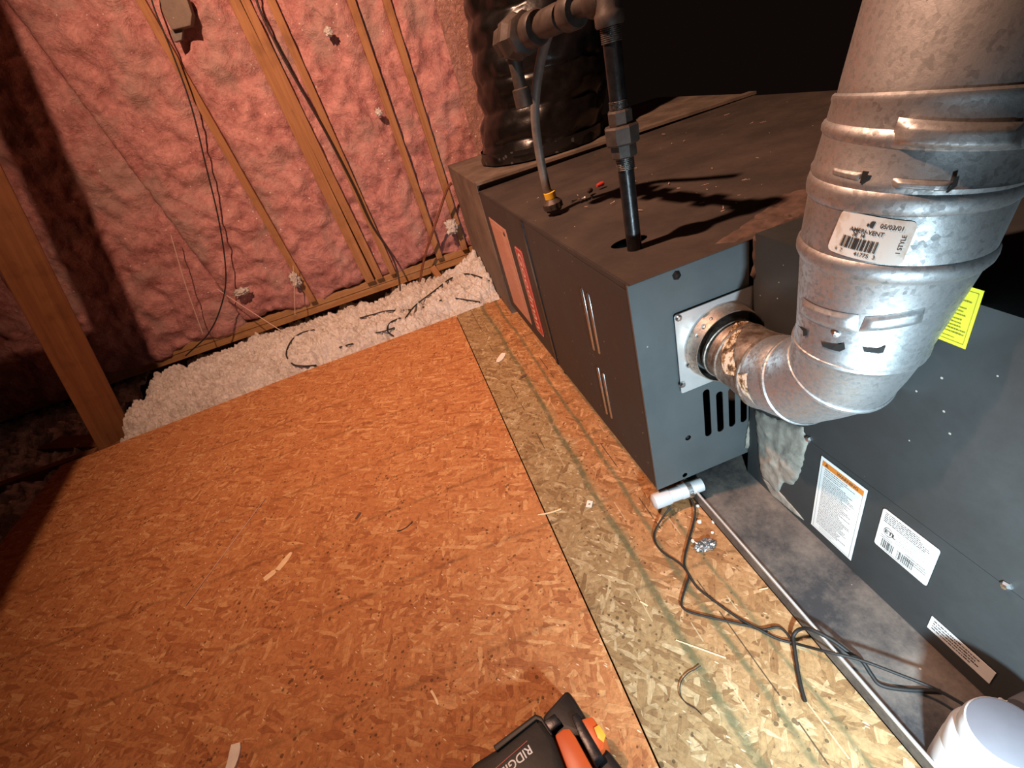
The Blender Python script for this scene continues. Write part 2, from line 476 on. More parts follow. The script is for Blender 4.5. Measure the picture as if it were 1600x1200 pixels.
def hill(*a): return noise.noise(Vector(a))

# ================================================================== STRUCTURE: floor
# sheet edges read off the floor plane
YE = 1.375
def slab(name, x0, x1, y0, y1, z0, z1, m, label):
    mb = MB(); mb.box((x0, y0, z0), (x1, y1, z1))
    o = mb.build(name, m, None, (0, 0, 0)); tagp(o, label, None, None, 'structure'); return o
mb = MB()
mb.prism([(-1.80, -1.6, -.012), (-.2385, -1.6, -.012), (-.2385, 1.395, -.012), (-1.02, 1.372, -.012), (-1.99, 1.30, -.012)], (0, 0, .012))
fl = mb.build('floor', M_OSB); tagp(fl, kind='structure'); fl['label'] = 'main orange-brown strand board floor sheet'
mb = MB()
mb.prism([(-.2360, -1.6, -.012), (.62, -1.6, -.012), (.62, 1.47, -.012), (.04, 1.435, -.012), (-.2345, 1.397, -.012)], (0, 0, .0105))
f2 = mb.build('floor', M_OSB2); tagp(f2, kind='structure'); f2['label'] = 'greenish strand board floor strip beside the furnace'
# ceiling of the room below, under the loose fill
mb = MB(); mb.box((-3.6, -1.8, -.33), (2.2, 2.9, -.31)); o = mb.build('ceiling', M_CARDW); tagp(o, kind='structure')
o['label'] = 'dark board below the attic joists'
# sheathing behind the insulated wall
mb = MB(); mb.box((-3.6, 2.22, -.31), (.36, 2.24, 2.3)); o = mb.build('wall_back', M_CARDW); tagp(o, kind='structure'); o['label'] = 'dark sheathing behind the pink batts'

# ================================================================== back wall: plates, studs, batts
YW = 2.10
mb = MB(); mb.box((-2.9, YW - .004, .040), (.34, YW + .086, .076)); o = mb.build('wall_plate', M_WOODX, None, (-1.2, YW, .04), bevel=.002)
tagp(o, 'upper pine bottom plate the wall studs stand on', 'lumber')
mb = MB(); mb.box((-2.9, YW + .0, .0), (.34, YW + .09, .0385)); o = mb.build('wall_plate', M_WOODX, None, (-1.2, YW, .0), bevel=.002)
tagp(o, 'lower pine bottom plate just above the white loose fill', 'lumber')
def wpt(px, py, y=YW): return at(px, py, 'y', y)
studs = [  # picture line (top, bottom), width, label
    (((222, 0), (482, 455)), .034, 'weathered pine wall stud, left of the double stud, behind the hanging black cable'),
    (((368, 0), (572, 424)), .048, 'pine wall stud, left member of the double stud'),
    (((383, 0), (584, 415)), .040, 'pine wall stud, right member of the double stud'),
    (((424, 0), (606, 408)), .034, 'pine wall stud just right of the long dark cable'),
    (((548, 0), (679, 380)), .034, 'narrow exposed pine stud, second from the furnace plenum'),
    (((603, 0), (718, 366)), .034, 'pine wall stud nearest the furnace plenum'),
]
studlines = []
for (t, b_), wd, lab in studs:
    P0 = wpt(*b_); P1 = wpt(*t)
    d = (P1 - P0); d = d / d.z
    bot = P0 + d * (.0765 - P0.z); top = P0 + d * (1.75 - P0.z)
    mb = MB()
    for y0, y1 in ((YW - .030, YW + .075),):
        a = bot; c = top
        mb.add([(a.x - wd / 2, y0, a.z), (a.x + wd / 2, y0, a.z), (a.x + wd / 2, y1, a.z), (a.x - wd / 2, y1, a.z),
                (c.x - wd / 2, y0, c.z), (c.x + wd / 2, y0, c.z), (c.x + wd / 2, y1, c.z), (c.x - wd / 2, y1, c.z)],
               [(0, 3, 2, 1), (4, 5, 6, 7), (0, 1, 5, 4), (1, 2, 6, 5), (2, 3, 7, 6), (3, 0, 4, 7)])
    o = mb.build('wall_stud', M_WOOD, None, (bot.x, YW, bot.z), bevel=.002)
    tagp(o, lab, 'lumber', None)
    studlines.append((bot, top, wd))
def linex(l, z):
    b_, t, wd = l; k = (z - b_.z) / (t.z - b_.z); return b_.x + (t.x - b_.x) * k
# creases where batts meet without visible lumber
def pseudo(t, b_):
    P0 = wpt(*b_); P1 = wpt(*t); d = (P1 - P0); d = d / d.z
    return (P0 + d * (.0765 - P0.z), P0 + d * (1.75 - P0.z), 0)
LL = pseudo((8, 0), (345, 452))
FAR = (Vector((-2.25, YW, .08)), Vector((-2.1, YW, 1.75)), 0)
FAR2 = (Vector((-2.9, YW, .08)), Vector((-2.9, YW, 1.75)), 0)
RIGHT = (Vector((.29, YW, .08)), Vector((.19, YW, 1.75)), 0)
def batt(L, R, zlo, zhi, seed, label, m=M_PINK, bulge=.035, sag=None):
    nx = max(6, int((linex(R, .8) - linex(L, .8)) / .011)); nz = int((zhi - zlo) / .011)
    vs = []; fs = []
    for j in range(nz + 1):
        z = zlo + (zhi - zlo) * j / nz
        xa = linex(L, z) + L[2] * .30; xb = linex(R, z) - R[2] * .30
        for i in range(nx + 1):
            u = i / nx; x = xa + (xb - xa) * u
            e = min(1, 4.2 * min(u, 1 - u)); e = math.sqrt(max(0, 1 - (1 - e) ** 2))
            q = Vector((x * 5 + seed, 0, z * 4)); q2 = Vector((x * 16 + seed, 3, z * 14)); q3 = Vector((x * 42, seed, z * 40))
            b = bulge * e * (.75 + .6 * noise.noise(q)) + .022 * noise.noise(q2) * e + .009 * noise.noise(q3)
            ez = min(1, (z - zlo) / .07); b *= math.sqrt(max(0, 1 - (1 - ez) ** 2)) * .65 + .35
            zz = z + (.045 * noise.noise(Vector((x * 7, seed, 1.3))) + .012 * noise.noise(Vector((x * 30, seed, 1.3)))) * max(0, 1 - j / 5)
            jit = .006 * noise.noise(Vector((z * 25, seed, i)))
            vs.append((x + (jit if i in (0, nx) else 0), YW + .004 - b, zz))
    W = nx + 1
    for j in range(nz):
        for i in range(nx):
            a = j * W + i; fs.append((a, a + 1, a + W + 1, a + W))
    n0 = len(vs)
    # back skin gives the batt its thickness
    for (x, y, z) in list(vs): vs.append((x, YW + .08, z))
    for j in range(nz):
        for i in range(nx):
            a = n0 + j * W + i; fs.append((a, a + W, a + W + 1, a + 1))
    def side(seq):
        for a, b2 in zip(seq, seq[1:]): fs.append((a, a + n0, b2 + n0, b2))
    side(list(range(0, W))[::1]); side([nz * W + i for i in range(W)][::-1]); side([j * W for j in range(nz + 1)][::-1]); side([j * W + nx for j in range(nz + 1)])
    mb = MB(); mb.add(vs, fs)
    c = Vector(((linex(L, zlo) + linex(R, zlo)) / 2, YW, zlo))
    o = mb.build('insulation_batt', m, None, c, smooth=180)
    tagp(o, label, 'insulation')
    return o
batt(FAR2, FAR, .02, 1.75, 3.1, 'pink insulation batt at the far left behind the leaning brace')
batt(FAR, LL, .05, 1.75, 9.7, 'pink insulation batt crossed by the dark shadow of the brace')
batt(LL, studlines[0], .078, 1.75, 5.2, 'wide pink insulation batt under the hanging black cable', bulge=.045)
batt(studlines[0], studlines[1], .078, 1.75, 12.4, 'pink insulation batt left of the double stud', bulge=.045)
batt(studlines[2], studlines[3], .078, 1.75, 17.4, 'thin pink strip of insulation between double stud and cable', bulge=.01)
batt(studlines[3], studlines[4], .08, 1.75, 21.9, 'pink insulation batt with dusty grey patch between cable and narrow stud', bulge=.03)
batt(studlines[4], studlines[5], .078, 1.75, 27.7, 'narrow pink insulation batt between the two studs by the plenum', bulge=.008)
batt(studlines[5], RIGHT, .08, 1.75, 33.3, 'pink insulation batt at the right end beside the black duct', bulge=.03)

# leaning brace and lumber at the left
def beam(name, P0, P1, wd, th, m, label, face=(0, -1, 0), cat='lumber', bev=.003):
    P0 = Vector(P0); P1 = Vector(P1); z = (P1 - P0); L = z.length; z.normalize()
    f = Vector(face); f = (f - z * f.dot(z)).normalized(); s_ = z.cross(f)
    MM = Matrix((s_, f, z)).transposed().to_4x4(); MM.translation = P0
    mb = MB(); mb.box((-wd / 2, -th / 2, 0), (wd / 2, th / 2, L))
    o = mb.build(name, m, None, None, bevel=bev)
    o.matrix_world = MM
    return tagp(o, label, cat)
pb = at(162, 700, 'y', 1.42)
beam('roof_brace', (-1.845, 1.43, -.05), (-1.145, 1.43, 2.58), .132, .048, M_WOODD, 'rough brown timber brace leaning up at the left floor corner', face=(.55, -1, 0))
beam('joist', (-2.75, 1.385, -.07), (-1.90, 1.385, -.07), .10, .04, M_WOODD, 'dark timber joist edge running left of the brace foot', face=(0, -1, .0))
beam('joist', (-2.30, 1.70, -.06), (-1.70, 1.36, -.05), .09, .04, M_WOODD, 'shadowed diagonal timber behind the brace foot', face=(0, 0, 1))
beam('stub_block', at(676, 418, 'y', 2.06), at(700, 452, 'y', 1.93), .036, .025, M_WOOD, 'short pine block sticking out below the plate near the copper line', face=(0, -1, 0))
# unseen plank added out of frame to shade the floor's left edge and brace foot
mb = MB(); mb.prism([(-1.40, .372, 1.0), (-1.49, .79, 1.0), (-1.53, 1.0, 1.0), (-1.61, 1.43, 1.0), (-2.5, 1.43, 1.0), (-2.5, -.6, 1.0), (-1.20, -.6, 1.0)], (0, 0, .035))
o = mb.build('shade_plank', M_WOODD); tagp(o, 'unseen timber plank added to shade the left of the attic', None, None, 'structure')
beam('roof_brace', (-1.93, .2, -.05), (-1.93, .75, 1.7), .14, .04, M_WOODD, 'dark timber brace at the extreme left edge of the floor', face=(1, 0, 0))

# ================================================================== white loose fill
def loosefill(x0, x1, y0, y1, step, seed, base, edge=None):
    nx = int((x1 - x0) / step); ny = int((y1 - y0) / step)
    vs = []; fs = []
    for j in range(ny + 1):
        y = y0 + (y1 - y0) * j / ny
        for i in range(nx + 1):
            x = x0 + (x1 - x0) * i / nx
            h = base(x, y)
            w1 = Vector((x * 7 + seed, y * 7, 0)); wq = Vector((x, y, 0)) + Vector((noise.noise(w1 * 2), noise.noise(w1 * 2 + Vector((7, 3, 1))), 0)) * .02
            for sc, amp in ((11, .050), (25, .058), (56, .036), (115, .014)):
                d = noise.voronoi(wq * sc + Vector((seed, sc, 0)))[0][0]
                h += amp * (math.sqrt(max(0, 1 - min(1, d * 1.15) ** 2)) - .45)
            h += .004 * noise.noise(Vector((x * 160, y * 160, seed)))
            if edge and y - edge(x) < .004: h = -.014
            elif edge: yy = y - edge(x); h = min(h, yy * 4); h = max(h, -.012 - .6 * yy)
            jx = .006 * noise.noise(Vector((x * 50, y * 50, 5))); jy = .006 * noise.noise(Vector((x * 50, y * 50, 9)))
            if j == 0: jy = 0
            vs.append((x + jx, y + jy, h))
    W = nx + 1
    for j in range(ny):
        for i in range(nx):
            a = j * W + i; fs.append((a, a + 1, a + W + 1, a + W))
    mb = MB(); mb.add(vs, fs); return mb
def sm(a, b, t):
    t = max(0, min(1, (t - a) / (b - a))); return t * t * (3 - 2 * t)
def base1(x, y):
    ye = 1.372 + .031 * sm(-1.0, 0, x) - .03 * sm(-1.2, -2, x)
    h = -.045 + .050 * sm(ye, ye + .10, y) + .02 * noise.noise(Vector((x * 5, y * 5, 2)))
    gap = .5 + .9 * noise.noise(Vector((x * 4.3 + 2.2, 8.1, 0)))
    h -= (.055 + .09 * max(0, gap)) * sm(1.78, 2.06, y)
    h -= .25 * sm(-1.72, -1.95, x)
    h += .07 * sm(-.16, .0, x) * sm(1.5, 1.7, y)
    return h
YED = lambda x: 1.3755 + (x + 1.02) * (.0295 if x > -1.02 else .074)
mb = loosefill(-2.05, -.016, 1.31, 2.20, .0042, 1.7, base1, YED)
o = mb.build('loose_fill_insulation', M_FLUFF, None, (-.9, 1.8, -.05), smooth=180)
tagp(o, 'fluffy white blown insulation heaped between the floor edge and the wall', 'insulation', None, 'stuff')
mb = loosefill(-3.0, -1.98, .9, 2.20, .011, 6.7, lambda x, y: -.10 + .03 * noise.noise(Vector((x * 3, y * 3, 0))))
o = mb.build('loose_fill_insulation', M_FLUFF, None, (-2.4, 1.6, -.1), smooth=180)
tagp(o, 'shaded grey-white blown insulation left of the leaning brace', 'insulation', None, 'stuff')

# ================================================================== drain pan
mb = MB()
py0, py1, px0, px1 = -1.45, 1.05, .0765, 1.3
mb.box((px0, py0, .0), (px1, py1, .004))
for a, b_ in (((px0, py0, .0), (px0 + .0022, py1, .034)), ((px0, py1 - .002, .0), (px1, py1, .034)), ((px1 - .002, py0, 0), (px1, py1, .034))): mb.box(a, b_)
r_ = MB(); r_.tube([(px0 + .001, py0, .034), (px0 + .001, py1, .034)], .0028, 8)
t = root('drain_pan', (px0, -.2, 0), 'shallow dusty metal drain pan under the furnace', 'pan')
o = mb.build('pan_tray', M_PAN); o.parent = t; o.matrix_parent_inverse = Matrix.Translation(-Vector(t.location))
o = r_.build('rolled_rim', M_BRIGHT, smooth=60); o.parent = t; o.matrix_parent_inverse = Matrix.Translation(-Vector(t.location)); o['label'] = 'bright rolled rim of the pan'

# ================================================================== furnace
H, W_, L1 = .48, .2165, .6213
LEN = 1.20
fr = bpy.data.objects.new('furnace', None); COL.objects.link(fr)
fr.location = FURN0; fr.rotation_mode = 'QUATERNION'; fr.rotation_quaternion = ROT.to_quaternion()
tagp(fr, 'dark slate metal gas furnace lying horizontally with red nameplate, louvres and warning labels', 'furnace')
T = .0012
# top panel with the hole for the gas pipe
hc = atf(983, 378, 'z', H)
hole = []
for k in range(20):
    a = 2 * pi * k / 20; hole.append((hc.x + .034 * cos(a) * 1.1, hc.y + .019 * sin(a) * 1.25))
v, f = flat2d([[(0.004, -.001), (1.15, -.001), (1.15, 1.184), (.004, 1.184)], hole], 0, T)
mb = MB(); mb.add([p + Vector((0, 0, H)) for p in v], f)
mb.build('top_panel', M_TOP, fr)
# end panel (slate) with vent slots and screw holes
def ef(px, py): p = atf(px, py, 'y', 0); return p.x, p.z
loops = [[(0, 0), (W_ + .004, 0), (W_ + .004, H - .001), (0, H - .001)]]
for (tx, ty), (bx, by) in (((1104, 608), (1107, 681)), ((1123, 612), (1126, 674)), ((1141, 606), (1144, 666)), ((1159, 600), (1162, 659))):
    x0, z0 = ef(bx, by); _, z1 = ef(tx, ty)
    loops.append(rrect(x0 - .0075, z0, x0 + .0075, z1, .0074))
for px, py, r in ((1075, 684, .0065), (1070, 742, .006)):
    x, z = ef(px, py); loops.append(circ(x, z, r, 14))
v, f = flat2d(loops, 0, T)
mb = MB(); mb.add([Vector((p.x, p.z, p.y)) for p in v], [tuple(reversed(q)) for q in f])
mb.box((-.0012, -.001, 0), (.0008, .004, H))
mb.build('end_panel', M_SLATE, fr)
x, z = ef(1056, 430)
mb = MB(); mb.lathe([(.0075, 0), (.0075, .003), (.005, .005), (.0, .0055)], axisM((x, -.001, z), (0, -1, 0)), 6); mb.build('screw', M_IRON, fr, smooth=30)
x, z = ef(1075, 684)
mb = MB(); mb.lathe([(.005, -.006), (.005, -.002), (.003, .0), (.0, .0005)], axisM((x, 0, z), (0, -1, 0)), 10); mb.build('screw', M_IRON, fr, smooth=30)
# side: near (burner) door, far door, trim
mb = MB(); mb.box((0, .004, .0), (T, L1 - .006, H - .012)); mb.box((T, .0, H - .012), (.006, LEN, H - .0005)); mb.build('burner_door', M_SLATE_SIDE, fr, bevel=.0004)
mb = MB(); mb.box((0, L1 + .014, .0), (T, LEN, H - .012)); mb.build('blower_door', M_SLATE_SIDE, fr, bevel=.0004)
mb = MB(); mb.box((-.0035, L1 - .006, .0), (.001, L1 + .014, H - .008))
mb.build('door_trim', M_IRON, fr, bevel=.001)
mb = MB(); mb.box((T, T, 0), (1.15, 1.1, T)); mb.box((1.149, 0, 0), (1.15, 1.1, H)); mb.box((T, LEN - .002, 0), (1.1, LEN, H - .002)); mb.build('cabinet_shell', M_CAB, fr)
# louvres: paired raised slots
def sf(px, py): p = atf(px, py, 'x', 0); return p.y, p.z
for (a, b_) in (((908, 449), (930, 549)), ((918, 457), (938, 554)), ((932, 571), (951, 650)), ((941, 581), (958, 656))):
    y0, z1 = sf(*a); y1, z0 = sf(*b_); y0 = (y0 + y1) / 2
    mb = MB(); n = 8
    rg = []
    for z in (z0, z0 + .004, z1 - .004, z1):
        k = .2 if z in (z0, z1) else 1
        rg.append([Vector((-.0030 * k * sin(pi * i / n), y0 - .0038 * k * cos(pi * i / n), z)) for i in range(n + 1)])
    vs = [p for r in rg for p in r]; fs = []
    for i in range(3):
        for j in range(n): q = i * (n + 1) + j; fs.append((q, q + n + 1, q + n + 2, q + 1))
    mb.add(vs, fs); mb.box((-.0004, y0 + .0034, z0), (.0, y0 + .0078, z1), 1)
    mb.build('louvre', [M_ZINC, M_DARK], fr, smooth=60)
# nameplate (red), reads downwards
ya, za = sf(807, 387); yb, zb_ = sf(812, 392)
zt_ = sf(806, 385)[1]; zbm = sf(848, 524)[1]; yc = (sf(803, 392)[0] + sf(819, 392)[0]) / 2; hw = abs(sf(806, 386)[0] - sf(817, 392.5)[0]) / 2
Ln = zt_ - zbm
fn = planefn((-.0012, yc - hw, zt_), (0, 0, -1), (0, -1, 0))
fn = (lambda a, b, h: Vector((-.0010 - h, yc + hw - b, zt_ - a)))
mb = MB(); lp = rrect(0, 0, Ln, 2 * hw, .012)
mb.prism([fn(x, y, -.0008) for x, y in lp], (-.0014, 0, 0)); npn = mb.build('nameplate', M_RED, fr); npn['label'] = 'red nameplate with white lettering'
sh = Sheet(lambda a, b, h: fn(a, b, h + .0008))
n = len(lp); li = rrect(.0015, .0015, Ln - .0015, 2 * hw - .0015, .011)
li2 = rrect(.0045, .0045, Ln - .0045, 2 * hw - .0045, .009)
for i in range(len(li)):
    j = (i + 1) % len(li); sh.poly([li[i], li[j], li2[j], li2[i]])
v, f = text2d('Goodman', 1.0, bold=.012)
xs = [p.x for p in v]; ys = [p.y for p in v]; sx = (Ln * .90) / (max(xs) - min(xs)); sy = hw * 1.15 / .72
sh.mb.add([sh.fn(Ln * .05 + (p.x - min(xs)) * sx, hw * .46 + p.y * sy, .0003) for p in v], f)
sh.mb.build('lettering', M_REDW, npn)
# faded rating label on the far door
def quadlabel(name, px4, plane, val, parent, m, label, u, v_, toward, conv, prints, rad=.0, thick=.0006):
    """px4: TL,TR,BR,BL picture corners; u,v_: in-plane axes"""
    P = [conv(px, py, plane, val) for px, py in px4]
    u = Vector(u); v_ = Vector(v_)
    w1 = ((P[1] - P[0]).dot(u) + (P[2] - P[3]).dot(u)) / 2; h1 = ((P[0] - P[3]).dot(v_) + (P[1] - P[2]).dot(v_)) / 2
    c = (P[0] + P[1] + P[2] + P[3]) / 4; o = c - u * w1 / 2 - v_ * h1 / 2; nrm = Vector(toward)
    fnn = lambda a, b, h: o + u * a + v_ * b + nrm * (h + .0004)
    mb = MB(); lp = rrect(0, 0, w1, h1, rad) if rad else [(0, 0), (w1, 0), (w1, h1), (0, h1)]
    mb.prism([fnn(x, y, 0) for x, y in lp], nrm * thick)
    ob = mb.build(name, m, parent)
    if label: ob['label'] = label
    sh = Sheet(lambda a, b, h: fnn(a, b, h + thick))
    prints(sh, w1, h1)
    return ob, sh
def p1(s, w, h):
    s.rect(w * .06, h * .02, w * .08, h * .97); s.rect(w * .90, h * .02, w * .92, h * .9); s.rect(w * .06, h * .965, w * .92, h * .97); s.rect(w * .06, h * .02, w * .92, h * .025)
    s.lines(w * .14, w * .85, h * .92, h * .06, 46, h * .006, 0, .35, 3); s.rect(w * .78, h * .915, w * .88, h * .955, 1)
lb, sh = quadlabel('instruction_label', [(762, 338), (787, 356), (832, 502), (808, 484)], 'x', 0, fr, M_PAPERP, 'long faded salmon instruction label', (0, -1, 0), (0, 0, 1), (-1, 0, 0), atf, p1)
sh.mb.build('printing', [plain('faded_ink', (.42, .17, .12), .6), M_INK], lb)
# blower cabinet / cased section whose face carries the white labels
XC = .2172
ZC1 = .556; YC0 = -1.35
mb = MB()
mb.box((XC, YC0, .006), (1.15, -.0025, .2205)); mb.build('lower_cabinet_face', M_CAB, None).name = 'lower_cabinet_panel'
lowc = bpy.data.objects['lower_cabinet_panel']
mb = MB()
mb.box((XC - .001, YC0, .2225), (1.15, -.0025, ZC1)); upc = mb.build('upper_cabinet_panel', M_CAB, None)
for o in (lowc, upc):
    for vtx in o.data.vertices: vtx.co = wf(vtx.co)
    o.parent = fr
def cab(px, py, ax='x', v=XC): return at(px, py, ax, v)
def finW(mb, name, m, parent, **k):
    mb.v = [wf(p) for p in mb.v]; return mb.build(name, m, parent, **k)
# labels on the cabinet (world frame, then turned into furnace coordinates)
def wl(name, px4, label, prints, mats, m=M_PAPER, rad=0):
    ob, sh = quadlabel(name, px4, 'x', XC - .001, None, m, label, (0, -1, 0), (0, 0, 1), (-1, 0, 0), at, prints, rad)
    for vtx in ob.data.vertices: vtx.co = wf(vtx.co)
    ob.parent = fr
    finW(sh.mb, 'printing', mats, ob)
    return ob
def p2(s, w, h):
    s.rect(w * .05, h * .90, w * .95, h * .965, 1)
    s.text('WARNING', w * .38, h * .915, h * .046, 0, bold=.0002)
    s.poly([(w * .10, h * .912), (w * .20, h * .912), (w * .15, h * .955)], mi=0)
    for a in ((.05, .02, .058, .90), (.94, .02, .948, .90), (.05, .02, .948, .024)): s.rect(w * a[0], h * a[1], w * a[2], h * a[3], 2)
    s.lines(w * .12, w * .86, h * .875, h * .80, 4, h * .008, 0, .5, 5)
    s.lines(w * .12, w * .86, h * .77, h * .10, 34, h * .007, 0, .4, 6)
    s.lines(w * .2, w * .6, h * .07, h * .045, 2, h * .006, 2, .3, 8)
wl('warning_label', [(1284, 712), (1357, 766), (1330, 874), (1268, 820)], 'white warning label with orange header', p2, [M_INK, M_ORANGE, M_INKL])
def p3(s, w, h):
    s.lines(w * .06, w * .94, h * .93, h * .72, 6, h * .022, 0, .3, 2)
    s.lines(w * .34, w * .94, h * .68, h * .40, 7, h * .018, 2, .4, 4)
    s.lines(w * .55, w * .94, h * .33, h * .22, 3, h * .02, 0, .2, 9)
    lp = [(w * (.19 + .085 * cos(t * pi / 12)), h * (.52 + .11 * sin(t * pi / 12))) for t in range(24)]
    l2 = [(w * (.19 + .075 * cos(t * pi / 12)), h * (.52 + .095 * sin(t * pi / 12))) for t in range(24)]
    for i in range(24): s.poly([lp[i], lp[(i + 1) % 24], l2[(i + 1) % 24], l2[i]])
    s.text('ETL', w * .125, h * .475, h * .13, 0, bold=.0004)
    s.lines(w * .08, w * .32, h * .36, h * .31, 2, h * .015, 0, .2, 11)
    s.bars(w * .12, w * .36, h * .07, h * .29, 14, 0, 3); s.bars(w * .42, w * .72, h * .07, h * .29, 18, 0, 4)
    s.lines(w * .2, w * .6, h * .035, h * .03, 1, h * .015, 0, .2, 14)
wl('rating_label', [(1380, 794), (1470, 858), (1450, 915), (1367, 850)], 'white rating label with certification mark and barcode', p3, [M_INK, M_ORANGE, M_INKL], rad=.004)
def p4(s, w, h):
    for i, tx in enumerate(('FOR USE WITH NATURAL GAS', 'AIR CONDITIONING COIL', 'FACTORY INSTALLED UNIT')):
        pass
    s.lines(w * .06, w * .80, h * .78, h * .20, 4, h * .10, 0, .15, 21)
wl('strip_label', [(1454, 966), (1560, 1047), (1548, 1066), (1449, 982)], 'narrow white strip label with dot matrix print', p4, [M_INK, M_ORANGE, M_INKL])
def p5(s, w, h):
    for a in ((.06, .06, .068, .94), (.925, .06, .933, .94), (.06, .06, .933, .068), (.06, .932, .933, .94)): s.rect(w * a[0], h * a[1], w * a[2], h * a[3])
    s.rect(w * .20, h * .85, w * .55, h * .89)
    s.lines(w * .12, w * .85, h * .76, h * .52, 5, h * .028, 0, .35, 31)
    s.lines(w * .12, w * .9, h * .44, h * .20, 5, h * .028, 0, .35, 33)
    s.lines(w * .3, w * .75, h * .12, h * .11, 1, h * .015, 0, .2, 35)
yl = wl('caution_sticker', [(1478, 440), (1545, 452), (1505, 543), (1436, 517)], 'yellow caution sticker with dark print', p5, [M_INKY], m=M_PAPERY)
# screws along the cabinet joint, nut clips
for px, py in ((1265, 686), (1574, 915)):
    c = at(px, py, 'x', XC - .001)
    mb = MB(); mb.lathe([(.006, 0), (.006, .003), (.0035, .006), (0, .0065)], axisM(c, (-1, 0, .2)), 6); finW(mb, 'screw', M_ZINC, fr, smooth=30)
# mastic strip down the joint
def blob(outline, nrm, th, seed, name, m, parent, label, rough=.004, conv=None):
    """lumpy smear: outline of world points in a plane, thick in nrm"""
    P = [Vector(p) for p in outline]; nrm = Vector(nrm).normalized()
    c = sum(P, Vector()) / len(P); rows = 9
    # refine the outline so its edge is ragged
    Q = []
    for i in range(len(P)):
        a, b = P[i], P[(i + 1) % len(P)]; n = max(2, int((b - a).length / .006))
        for k in range(n):
            q = a.lerp(b, k / n); q = q + (q - c).normalized() * rough * noise.noise(q * 90 + Vector((seed, 0, 0))); Q.append(q)
    rg = []
    for r in range(rows):
        k = 1 - r / rows; hgt = th * math.sqrt(max(0, 1 - k ** 3))
        rg.append([c + (q - c) * k + nrm * (hgt * (1 + .8 * noise.noise((c + (q - c) * k) * 60 + Vector((seed, 0, 0)))) + (0 if r == 0 else 0)) for q in Q])
    base = [q - nrm * .001 for q in Q]
    mb = MB(); mb.rings([base] + rg, cap=(True, True))
    if conv: mb.v = [conv(p) for p in mb.v]
    o = mb.build(name, m, parent, smooth=180)
    if label: o['label'] = label
    return o
def xp(*l): return [at(px, py, 'x', XC - .001) for px, py in l]
blob(xp((1178, 640), (1215, 655), (1255, 668), (1262, 690), (1250, 735), (1240, 760), (1226, 752), (1215, 770), (1190, 745), (1186, 715)), (-1, 0, 0), .005, 3, 'mastic_seal', M_MASTIC, fr, 'grey smeared sealant on the corner joint', .006, wf)
blob(xp((1190, 745), (1215, 765), (1250, 805), (1256, 813), (1246, 806), (1205, 772)), (-1, 0, 0), .002, 9, 'mastic_seal', M_MASTIC, fr, 'thin grey sealant streak along the bottom edge', .003, wf)
blob([at(px, py, 'y', -.002) for px, py in ((1174, 640), (1196, 650), (1196, 706), (1182, 704), (1164, 700), (1168, 672))], (0, -1, 0), .004, 5, 'mastic_seal', M_MASTIC, fr, 'pale sealant on the lower right corner of the end panel', .005, wf)
blob([at(px, py, 'y', -.002) for px, py in ((1178, 372), (1215, 352), (1262, 330), (1240, 420), (1235, 520), (1205, 500), (1186, 470), (1176, 430))], (0, -1, 0), .008, 12, 'mastic_seal', M_MASTICD, fr, 'dark dusty sealant behind the vent elbow', .006, wf)
blob([at(px, py, 'z', H + .062) for px, py in ((1112, 384), (1140, 366), (1180, 338), (1230, 300), (1290, 285), (1300, 345), (1240, 362), (1180, 368), (1145, 382))], (0, 0, 1), .005, 15, 'mastic_seal', M_MASTICD, fr, 'reddish brown dust and sealant ridge on the top corner', .006, wf)
# flue collar plate
P = [atf(px, py, 'y', 0) for px, py in ((1050, 490), (1058, 614), (1105, 597), (1160, 452))]
fx0, fz0, fz1 = P[0].x, P[1].z, P[0].z - .002
fx1 = fx0 + (fz1 - fz0) * .98
ccx, ccz = (fx0 + fx1) / 2 + .004, (fz0 + fz1) / 2 - .001
RC = .0715
v, f = flat2d([rrect(fx0, fz0, fx1, fz1, .004), circ(ccx, ccz, RC, 40)], 0, .002)
mb = MB(); mb.add([Vector((p.x, p.z - .006, p.y)) for p in v], [tuple(reversed(q)) for q in f])
# standing rim
rgs = [[Vector((ccx + r * cos(2 * pi * k / 48), y, ccz + r * sin(2 * pi * k / 48))) for k in range(48)] for r, y in ((RC + .004, -.006), (RC + .001, -.009))]
mb.rings(rgs)
col_ = mb.build('flue_collar', M_BRIGHT, fr, smooth=30); col_['label'] = 'bright square steel collar around the vent outlet'
rgs = [[Vector((ccx + r * cos(2 * pi * k / 64), y, ccz + r * sin(2 * pi * k / 64))) for k in range(64)] for r, y in ((RC + .001, -.006), (RC - .0005, -.020), (RC - .003, -.036), (RC - .0045, -.036), (RC - .003, -.02), (RC - .003, .03))]
mb = MB(); mb.rings(rgs); cr2 = mb.build('collar_ring', M_COLR, col_, smooth=50)
for an, rr_ in ((2.25, .0045), (2.5, .003), (2.0, .003)):
    c = Vector((ccx + (RC - .001) * cos(an), -.025, ccz + (RC - .001) * sin(an)))
    mb = MB(); mb.lathe([(rr_, 0), (rr_, .0012), (0, .002)], axisM(c, (cos(an), -.05, sin(an))), 12); mb.build('rivet', M_ZINC, col_, smooth=40)
for px, py in ((1060, 497), (1066, 601), (1076, 570)):
    c = atf(px, py, 'y', -.008)
    mb = MB(); mb.lathe([(.006, 0), (.006, .002), (.004, .0045), (0, .005)], axisM(c, (0, -1, 0)), 14); mb.build('rivet', M_ZINC, col_, smooth=40)
mb = MB(); mb.add([Vector((ccx + (RC - .002) * cos(2 * pi * k / 32), .03, ccz + (RC - .002) * sin(2 * pi * k / 32))) for k in range(32)], [tuple(range(32))]); mb.build('collar_throat', M_DARK, col_)
COLW = ROT @ Vector((ccx, -.01, ccz)) + FURN0 + Vector((.004, 0, -.004))

